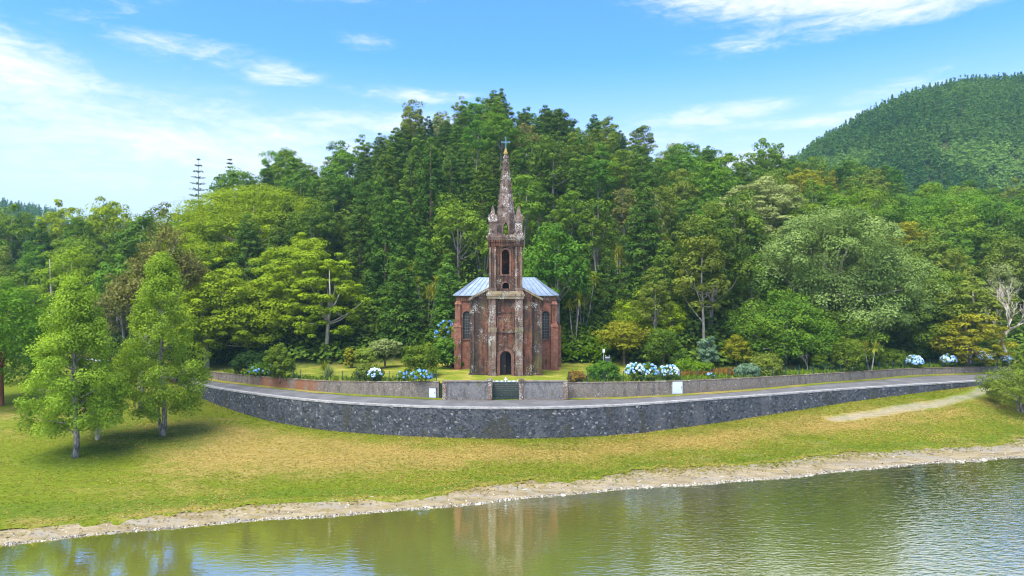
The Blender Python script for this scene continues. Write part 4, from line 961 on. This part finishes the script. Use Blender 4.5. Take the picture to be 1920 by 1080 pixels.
# ------------------------------------------------------------------ the forest on the hill: one builder per kind, copied
PROT = {}
def proto(name, cat, data, leafm, barkm):
    t = tree(name, name, cat, (0, 0, -500), data, leafm, barkm); return t
protos = {'cedar_tree': [], 'broadleaf_tree': [], 'slender_tree': []}
for s in range(5): random.seed(50+s); protos['cedar_tree'].append(proto('cedar_tree', 'tree', cedar(15.0, 2.75+.3*(s % 3), 18, 115, .15, s, .05, .50+.06*s, .12, 1.15), FO['cedar'], BK['brown']))
for s in range(6): random.seed(70+s); protos['broadleaf_tree'].append(proto('broadleaf_tree', 'tree', broad(11.5+s*.4, 4.2, 2.2, 66, 110, .175, 60+s, .72, .27), FO['laurel'], BK['grey']))
for s in range(4): random.seed(90+s); protos['slender_tree'].append(proto('slender_tree', 'tree', broad(12.5, 2.6, 3.6, 42, 100, .16, 80+s, .7, .34, .35, .028, 8), FO['olive'], BK['grey']))
used = {id(p): False for l in protos.values() for p in l}
TAKEN = [(o_.location.x, o_.location.y, 9.5) for o_ in bpy.data.objects if o_.name.startswith(('plane_tree', 'dome_tree'))]+[(px2t(612)*91, 91, 3.5), (px2t(388)*90, 90, 4), (px2t(1540)*97, 97, 9), (px2t(1690)*101, 101, 6), (px2t(1418)*128, 128, 5.5), (px2t(1692)*118, 118, 5), (px2t(1335)*101, 101, 2.5),
         (px2t(1800)*140, 140, 8), (px2t(1893)*93, 93, 4), (px2t(1815)*96, 96, 4.5), (px2t(1470)*88, 88, 6), (px2t(1745)*94.5, 94.5, 6), *[(o_.location.x, o_.location.y, 4) for o_ in bpy.data.objects if o_.name.startswith('island_pine')], (px2t(995)*170, 170, 3.5), (-.7, 86, 10)]
def forest():
    pts = []; cell = {}
    cnt = dict.fromkeys(protos, 0); cap = dict(cedar_tree=299, broadleaf_tree=299, slender_tree=160)
    rr = random.Random(5); placed = []
    cand = []
    for _ in range(26000):
        t = rr.uniform(-.93, .90); y = math.sqrt(rr.uniform(84**2, 214**2)); cand.append((t, y))
    for t, y in cand:
        px = t*F+960; x = t*y; yf = float(Ygt(np.array([t]))[0]+ip(px, WD_PX)); yc = float(ip(px, YC_PX))
        if y < yf+2.5 or y > yc+7: continue
        s = (y-yf)/(yc-yf); left = px < 420
        dmin = (6.6 if px < 330 else 5.7)+(y-90)*.016
        if any((x-a)**2+(y-b)**2 < r*r for a, b, r in TAKEN): continue
        k = (int(x//8), int(y//8)); ok = True
        for i in range(k[0]-1, k[0]+2):
            for j in range(k[1]-1, k[1]+2):
                for a, b in cell.get((i, j), ()):
                    if (a-x)**2+(b-y)**2 < dmin*dmin: ok = False
        if not ok: continue
        cell.setdefault(k, []).append((x, y)); placed.append((px, x, y, s))
    placed.sort(key=lambda p: p[2])
    for px, x, y, s in placed:
        u = rr.random()
        if px < 350: kind = 'cedar_tree' if (u < .12 or s > .85 and u < .5) else 'slender_tree' if u < .2 else 'broadleaf_tree'
        elif px < 880: kind = 'cedar_tree' if u < (.86 if s < .72 else .25) else 'slender_tree' if u < .88 else 'broadleaf_tree'
        elif px < 1330: kind = 'cedar_tree' if u < (.22+.55*s if s < .75 else .28) else 'slender_tree' if u < .72-.0*s else 'broadleaf_tree'
        else: kind = 'cedar_tree' if u < (.1+.65*max(0, s-.25)) else 'slender_tree' if u < .22+.4*s else 'broadleaf_tree'
        if cnt[kind] >= cap[kind]: kind = min(protos, key=lambda q: cnt[q]/cap[q])
        if cnt[kind] >= cap[kind]: continue
        cnt[kind] += 1
        v = rr.random()
        if kind == 'cedar_tree': tone = 'teal' if (s > .8 and v < .45) else 'laurel' if v > .86 else 'cedar'
        elif px < 350: tone = 'bright' if v < .56 else 'laurel' if v < .7 else 'olive' if v < .84 else 'plane' if v < .92 else 'brown'
        elif kind == 'slender_tree': tone = 'olive' if v < .42 else 'laurel' if v < .72 else 'bright' if v < .86 else 'pale' if v < .92 else 'brown'
        elif px > 1330: tone = 'laurel' if v < .35 else 'bright' if v < .62 else 'olive' if v < .80 else 'cedar' if v < .96 else 'gold'
        else: tone = 'laurel' if v < .45 else 'cedar' if v < .78 else 'olive' if v < .88 else 'bright'
        word = dict(teal='bluish dark green', cedar='dark green', laurel='mid green', olive='olive green', bright='bright green', plane='yellow-green', brown='brownish', pale='pale green', gold='golden yellow')[tone]
        shape = dict(cedar_tree='conifer', broadleaf_tree='round-crowned tree', slender_tree='slender tall-stemmed tree')[kind]
        side = ('at the far left' if px < 330 else 'left of the chapel' if px < 850 else 'behind the chapel' if px < 1050 else 'right of the chapel' if px < 1400 else 'at the far right')
        lev = 'low on the slope' if s < .33 else 'halfway up the slope' if s < .78 else 'along the ridge line'
        lab = f'{word} {shape} {lev} {side}'; grp = f'{word} {shape}s {lev} {side}'
        p = protos[kind][rr.randrange(len(protos[kind]))]
        sc = rr.uniform(.78, 1.18)*(1.0 if kind != 'broadleaf_tree' or px > 350 else 1.12); sz = sc*rr.uniform(.9, 1.15)
        if s > .45 and kind == 'cedar_tree': sz *= .80
        if s > .85: sz *= rr.uniform(.6, .95); sc *= .9
        z = float(terr_z(x, y))-.3
        if not used[id(p)]:
            used[id(p)] = True; p.location = (x, y, z); p.rotation_euler = (0, 0, rr.random()*6.28); p.scale = (sc, sc, sz); p['label'] = lab; p['group'] = grp
            c = [c for c in p.children if c.name.startswith('crown')][0]; c.material_slots[0].link = 'OBJECT'; c.material_slots[0].material = FO[tone]
        else:
            copy_thing(p, (x, y, z), rr.random()*6.28, (sc, sc, sz), lab, grp, {'crown': FO[tone]})
    print('FOREST', cnt, len(placed))
forest()
# woods on the far hills and undergrowth under the near forest: masses nobody could count
def far_wood():
    C, Rr, T = [], [], []; rr = random.Random(9)
    def put(x, y, z, h, r, tn):
        for i in range(5):
            u = i/4; q = r*(1-u)**.8+.25
            for j in range(4 if u < .5 else 3 if u < .9 else 1):
                a = rr.random()*6.28; C.append((x+q*.55*math.cos(a), y+q*.55*math.sin(a), z+h*(.2+.75*u))); Rr.append((q*.6+.2, q*.6+.2, h*.14)); T.append(tn+rr.gauss(0, .12))
    for side, px0, px1, ya, yb, n in (('r', 1380, 2060, 245, 442, 3600), ('l', -120, 260, 480, 630, 500)):
        for _ in range(n):
            px = rr.uniform(px0, px1); y = math.sqrt(rr.uniform(ya**2, yb**2)); x = px2t(px)*y; z = float(terr_z(x, y, False))
            patch = math.sin(x*.05+y*.03)*math.sin(y*.06-x*.02)
            b = patch > .15 and side == 'r' and z < 78
            put(x, y, z-.5, rr.uniform(5, 8) if b else rr.uniform(6, 11)**1.02, rr.uniform(3.0, 4.6) if b else rr.uniform(1.5, 2.8), .85 if b else .28+.22*(rr.random()**2)+.28*patch)
    me = leaf_mesh('far_wood', [leaf_arrays(np.array(C), np.array(Rr), 15, .50, np.clip(T, 0, 1), .4)], FO['far']); o = mobj('far_wood', me)
    tag(o, 'dense bluish green conifer wood covering the distant hill at right', 'wood', None, 'stuff')
far_wood()
def undergrowth():
    n = 60000; t = rng.uniform(-.86, .86, n); px = t*F+960; yf = Ygt(t)+ip(px, WD_PX); yc = ip(px, YC_PX); s = rng.random(n)**1.4; y = yf+1.2+(yc+4-yf)*s; x = t*y
    bl = rng.random(n); z = terr_z(x, y)+.2+3.4*bl*np.clip((y-yf)/8, .25, 1)
    ok = ~((np.abs(x+.7) < 8.5) & (y < 92)); x, y, z = x[ok], y[ok], z[ok]
    C = np.stack([x, y, z], 1); R = np.full((len(C), 3), .8)
    me = leaf_mesh('undergrowth', [leaf_arrays(C, R, 3, .34, np.clip(.4+rng.normal(0, .25, len(C)), 0, 1), .7)], FO['under']); o = mobj('undergrowth', me)
    tag(o, 'dark leafy undergrowth covering the wooded slope', 'undergrowth', None, 'stuff')
undergrowth()
def ferns():
    V, T = [], []
    rr = random.Random(3)
    for _ in range(620):
        px = rr.uniform(1035, 1175) if rr.random() < .72 else rr.uniform(770, 870); y = rr.uniform(88.5, 99); x, y, z = at(px, y)
        if y-Ygt(np.array([px2t(px)]))[0] < 18: continue
        v, t = blades((x, y, z+rr.uniform(.1, 1.4)), 9, rr.uniform(.9, 1.5), .16, (.0, 1.1), .7, (.25, 1)); V += v; T += t
    o = mobj('ginger_thicket', quads('ginger_thicket', np.array([tuple(p) for p in V]), np.array(T), FO['fern']))
    tag(o, 'bright green large-leaved thicket on the bank beside the chapel', 'thicket', None, 'stuff')
ferns()

# ------------------------------------------------------------------ tufted palms lilies, shrubs, hydrangeas
cl = []
for i, (px, y, h) in enumerate(((1078, 93, 9.2), (1092, 95, 10.4), (802, 95, 9.0), (1160, 103, 8.5), (1225, 106, 9.5), (1120, 110, 9), (1632, 84.5, 4.4), (1262, 98, 8), (1405, 92, 7.5), (905, 104, 8.5), (778, 100, 8.2), (1500, 100, 7))):
    x, yy, z = at(px, y); V, T, mb = cordyline(h, 4 if h > 5 else 2, 300+i)
    lab = ['leaning tufted cabbage palm clump just right of the chapel roof', 'taller tufted cabbage palm clump close right of the chapel', 'tufted cabbage palm clump on the slope left of the chapel roof', 'tufted cabbage palm above the thicket right of the chapel', 'tufted cabbage palm in front of the conifers right of the chapel', 'tufted cabbage palm higher on the slope right of the chapel', 'small pale tufted cabbage palm behind the right fence', 'tufted cabbage palm above the lime green bushes', 'tufted cabbage palm at the left foot of the domed tree', 'tufted cabbage palm behind the tower left side', 'tufted cabbage palm left of the other by the chapel', 'tufted cabbage palm in the shade of the domed tree'][i]
    t = thing('cabbage_palm', lab, 'palm', (x, yy, z)); mb.build('trunk', BK['grey'], t, smooth=True); mobj('crown', quads('crown', V, T, FO['flax']), t)
def shrub(px, py, w, h, fm, label, name='shrub', flat=.8, nc=None, leaf=.10, seed=0, cb=0, nper=90, depth=None, trunk=True):
    """w, h in photo pixels, base point px,py on the ground"""
    x, y, z = hit(px, py) if depth is None else at(px, depth); k = y/F; R = w*k/2; H = h*k
    nc = nc or int(30+R*14); cbm = cb*H
    d = broad(H, R, cbm, nc, nper, leaf, 400+seed, flat, .30, .4, .03, 5, 0, .2, -.8, .9 if cb < .2 else 0)
    return tree(name, label, 'shrub', (x, y, z), d, FO[fm], BK['brown'], lname='foliage')
SH = [
 (790, 706, 64, 58, 'bushy', 'neat round green bush left of the chapel, blue hydrangea at its foot'),
 (525, 712, 50, 58, 'bushy', 'upright green bush inside the left fence near the road bend'),
 (1170, 684, 84, 82, 'gold', 'golden yellow round-headed small tree right of the chapel', 'golden_shrub', .6, None, .12, .3),
 (1243, 690, 62, 78, 'laurel', 'dark green rounded bush right of the golden small tree'),
 (1135, 714, 52, 36, 'laurel', 'low dark bush beside the sign board'),
 (1326, 690, 34, 58, 'bluesh', 'dusky blue-green upright bush among the garden slope plants'),
 (1380, 684, 46, 50, 'gold', 'golden bush at the left foot of the dark rhododendron mound'),
 (1401, 706, 38, 24, 'bluesh', 'silvery round low bush behind the right fence'),
 (1437, 703, 56, 36, 'olive', 'olive brushy low bush right of the silvery one'),
 (1588, 697, 62, 66, 'bushy', 'dense conical green bush behind the right fence'),
 (1664, 688, 56, 32, 'bushy', 'low flat green bush right of the small palm'),
 (1537, 696, 30, 32, 'bushy', 'small green bush left of the conical one'),
 (1745, 672, 50, 34, 'laurel', 'rounded bush between two blue hydrangeas on the right'),
 (722, 690, 52, 52, 'pale', 'pale small tree with thin trunk on the terrace left of the chapel', 'small_tree', .6, None, .11, .42),
 (686, 694, 40, 40, 'olive', 'open olive shrub left of the pale small tree', 'small_tree', .6, None, .10, .35),
 (657, 690, 22, 36, 'gold', 'yellowish narrow shrub on the left terrace'),
 (690, 712, 52, 26, 'olive', 'low loose shrub left of the white hydrangea'),
 (470, 702, 60, 40, 'dark', 'dark shrub in the shade at the left end of the terrace'),
 (1190, 655, 70, 95, 'plane', 'lime green tall bush on the bank above the golden small tree'),
 (1253, 648, 60, 80, 'plane', 'lime green loose bush on the bank above the dark rounded bush'),
 (1300, 700, 60, 22, 'fern', 'low bright green ground shrub behind the fence by the single hydrangea'),
 (1082, 716, 30, 18, 'rust', 'small rusty plant at the right end of the gate wall'),
 (1925, 712, 44, 50, 'bushy', 'bright bush at the right edge by the road end'),
 (230, 705, 60, 70, 'dark', 'dark shrub below the forest behind the brown tree'),
 (330, 716, 70, 76, 'dark', 'dark shrub behind the taller birch'),
 (60, 716, 90, 80, 'laurel', 'dark bush behind the nearest birch at left'),
 (845, 690, 60, 60, 'laurel', 'dark leafy bush against the left side of the chapel', 'shrub', .8, None, .13),
]
for i, s in enumerate(SH):
    a = list(s)+[None]*6
    shrub(a[0], a[1], a[2], a[3], a[4], a[5], a[6] or 'shrub', a[7] or .8, None, a[9] or .10, i, a[10] or 0)
# right edge willow-like birch
x, y, z = hit(1916, 774)
t = tree('small_tree', 'low spreading pale olive tree with white stems on the lawn at the right edge', 'tree', (x, y, z), broad(4.4, 3.2, .9, 90, 130, .08, 51, .7, .24, .35, .02, 12, 0, .3, -.8, .5), FO['olive'], BK['birch'])
for dx, dy, l in ((-.5, .1, -.35), (.35, .2, .2)):
    mb = MB(); mb.tube([(dx*.4,dy,-.2),(dx,dy,1.2),(dx+l*2,dy,3.0)], [.10,.08,.04], 6); mb.build('stem', BK['birch'], t)
# bare little tree behind right fence
x, y, z = hit(1512, 694); mb, E = branchy(3.2, .6, .09, 4, 3, (.05, 0), .35, 15)
t = thing('bare_shrub', 'small leafless shrub left of the conical bush', 'shrub', (x, y, z)); mb.build('stems', BK['pale'], t)
# spiky plant and grassy clump on the left terrace
for px, py, n, L, lab, m_ in ((608, 700, 120, 1.35, 'spiky star-shaped yucca on the left terrace', 'flax'), (616, 708, 220, 1.6, 'arching pale grass clump in front of the yucca', 'pale'), (1086, 712, 60, .8, 'small orange sedge tuft at the fence right of the gate wall', 'rust')):
    x, y, z = hit(px, py); V, T = blades((0, 0, .3 if px == 608 else 0), n, L, .035, (.1, 1.5), .6)
    t = thing('spiky_plant', lab, 'plant', (x, y, z)); mobj('leaves', quads('leaves', np.array([tuple(p) for p in V]), np.array(T), FO[m_]), t)
def strip_plants(name, label, px0, px1, y0, y1, n, L, m_):
    V, T = [], []; rr = random.Random(len(label))
    for _ in range(n):
        px = rr.uniform(px0, px1); t_ = px2t(px); y = float(Ygt(np.array([t_]))[0])+rr.uniform(y0, y1); x = t_*y; z = float(terr_z(x, y))
        v, t = blades((x, y, z), 7, L*rr.uniform(.6, 1.2), .05, (.3, 1.45), .5); V += v; T += t
    tag(mobj(name, quads(name, np.array([tuple(p) for p in V]), np.array(T), FO[m_])), label, 'plants', None, 'stuff')
strip_plants('rusty_bedding', 'band of rusty orange bedding plants behind the right fence', 1262, 1400, 4.0, 7.5, 520, .7, 'rust')
strip_plants('ground_cover', 'bright green ground cover along the right fence', 1075, 1900, .7, 4.5, 1500, .5, 'fern')
strip_plants('left_ground_cover', 'green ground cover along the left fence', 420, 780, .6, 4.0, 420, .45, 'bushy')
# hydrangeas
M_hyd = {}
for k, a, b in (('blue', (.05,.24,.66), (.28,.52,.80)), ('white', (.22,.50,.74), (.78,.83,.80)), ('mixed', (.10,.36,.72), (.66,.78,.82))):
    m, g, out = mat(k+'_petals'); n = g.attr('tint'); out(g.pbsdf(g.mix(n, a, b), .8, .1)); M_hyd[k] = m
def ico(c, r, t, V, F_, T):
    n = 12; 
    for i in range(26):
        d = Vector(rdirs(1)[0]); u = d.orthogonal().normalized(); w = d.cross(u); s = r*.48; p = Vector(c)+d*r
        V += [p+u*s, p+w*s, p-u*s, p-w*s]; T.append(min(1, max(0, t+random.gauss(0, .12))))
def hydrangea(px, py, w, h, kind, nf, label, depth=None, fr=.12):
    x, y, z = hit(px, py) if depth is None else at(px, depth); k = y/F; R = w*k/2; H = h*k
    t = thing('hydrangea', label, 'hydrangea', (x, y, z), 0, None)
    d, mb = broad(H*.92, R*.92, 0, int(24+R*12), 70, .10, px, .8, .3, .4, .03, 4, 0, .2, -.4); mb.build('stem', BK['brown'], t); mobj('foliage', leaf_mesh('foliage', d, FO['bushy']), t)
    V, T = [], []
    for _ in range(nf):
        dd = Vector(rdirs(1)[0]); dd.z = abs(dd.z)*.9+(-.15 if dd.y < 0 else 0); dd.y = -abs(dd.y) if random.random() < .7 else dd.y; dd.normalize()
        c = (dd.x*R*1.0, dd.y*R*1.0, H*.5+dd.z*H*.5); tv = random.random(); ico(c, fr*random.uniform(.8, 1.25), tv, V, None, T)
    mobj('flower_heads', quads('flower_heads', np.array([tuple(p) for p in V]), np.array(T), M_hyd[kind]), t)
hydrangea(704, 716, 28, 25, 'white', 34, 'white and blue hydrangea bush behind the left fence')
hydrangea(790, 718, 40, 24, 'blue', 38, 'bright blue hydrangea at the foot of the round bush')
hydrangea(757, 714, 26, 18, 'blue', 10, 'small dark hydrangea with few blue heads left of the bright blue one')
hydrangea(1190, 714, 34, 34, 'white', 52, 'leftmost of three tall pale blue hydrangeas above the large cabinet')
hydrangea(1216, 714, 34, 32, 'mixed', 48, 'middle of three tall pale blue hydrangeas above the large cabinet')
hydrangea(1253, 713, 38, 29, 'white', 52, 'rightmost of three tall pale blue hydrangeas above the large cabinet')
hydrangea(1332, 711, 13, 12, 'mixed', 9, 'single small blue hydrangea under the rusty bedding')
for px, w, h, k_, nf, lab in ((1714, 28, 25, 'mixed', 60, 'blue hydrangea between the low flat bush and rounded bush at right'), (1778, 25, 25, 'mixed', 54, 'blue hydrangea right of the rounded bush at right'),
        (1845, 26, 33, 'white', 60, 'pale blue hydrangea beside the end of the garden wall'), (1888, 17, 22, 'mixed', 26, 'rightmost small blue hydrangea by the road end')):
    hydrangea(px, 690, w, h, k_, nf, lab, yg1(px)[1]+1.0, .15)
hydrangea(838, 640, 44, 60, 'blue', 26, 'tall hydrangea with scattered blue heads beside the chapel left wall', 91, .15)
hydrangea(500, 706, 60, 22, 'blue', 20, 'shaded blue hydrangea at the left end of the terrace')

# ------------------------------------------------------------------ fences and sign
def fence(pxs, label, hgt):
    t = thing('wire_fence', label, 'fence', (0, 0, 0)); P = []
    for px in pxs:
        x, y = yg1(px); y += .2; P.append((x, y, float(Zg(x)))); z = P[-1][2]
        MB().box(x-.035, x+.035, y-.035, y+.035, z-.1, z+hgt).build('post', M_fence, t)
    mb = MB()
    for (a, b) in zip(P[:-1], P[1:]):
        for k in range(9): h = .08+k*(hgt-.15)/8; mb.bar((a[0], a[1], a[2]+h), (b[0], b[1], b[2]+h), .006, .006, 3)
        for f in np.linspace(0, 1, 12)[1:-1]:
            q = [a[i]+(b[i]-a[i])*f for i in range(3)]; mb.bar((q[0], q[1], q[2]+.08), (q[0], q[1], q[2]+hgt-.07), .005, .005, 3)
    mb.build('mesh_panel', M_fence, t)
fence([440,470,500,532,549,563,613,641,668,697,729,760,790,818], 'green wire mesh fence along the left garden wall', 1.15)
fence([1066,1102,1135,1170,1205,1240,1277,1308,1338,1368,1396,1423,1450,1475,1500,1527,1551,1577,1602,1628,1650,1675,1698,1722,1745,1770,1794,1819,1845,1872], 'green wire mesh fence along the right garden wall', 1.15)
x, y, z = hit(1139, 690)
t = thing('sign_board', 'small dark notice board on pale legs by the golden small tree', 'sign', (x, y, z), .1)
for sx in (-1, 1): MB().bar((sx*.30, .02, -.1), (sx*.22, .02, 1.55), .03, .03, 6).build('leg', M_white, t)
MB().box(-.36, .36, -.06, -.01, .70, 1.45).build('board', plain('dark_board', (.05,.06,.07), .4), t)
MB().box(-.30, .30, -.068, -.06, 1.20, 1.38).build('notice', plain('pale_notice', (.45,.47,.48), .5), t)
MB().box(-.62, -.34, -.05, -.02, 1.9, 2.35).build('small_plate', M_white, t); bpy.data.objects['small_plate'].location = (0, 0, 0)
MB().bar((-.48, 0, -.1), (-.48, 0, 2.3), .02, .02, 6).build('pole', M_white, t)
# fern rooted in the spire opening
V, T = blades((0, 0, 0), 40, .75, .06, (.3, 1.5), .6)
t = thing('fern', 'green fern growing in the gabled opening of the spire', 'fern', (-.62, 76.0, 5.62+15.78)); mobj('leaves', quads('leaves', np.array([tuple(p) for p in V]), np.array(T), FO['fern']), t)
for p in [q for l in protos.values() for q in l]:
    if not used[id(p)]:
        for c in list(p.children): bpy.data.objects.remove(c)
        bpy.data.objects.remove(p)

# ------------------------------------------------------------------ the air between here and the far hills
def haze():
    m = bpy.data.materials.new('thin_air'); m.use_nodes = True; m.node_tree.nodes.clear(); g = G(m.node_tree)
    o = g.n('ShaderNodeOutputMaterial'); v = g.n('ShaderNodeVolumePrincipled'); v.inputs['Color'].default_value = (.45, .80, .95, 1); v.inputs['Density'].default_value = .00020
    g.L.new(v.outputs[0], o.inputs['Volume'])
    h = MB().box(-1100, 1100, -420, 3050, -6, 190).build('haze', m); h['kind'] = 'stuff'
haze()
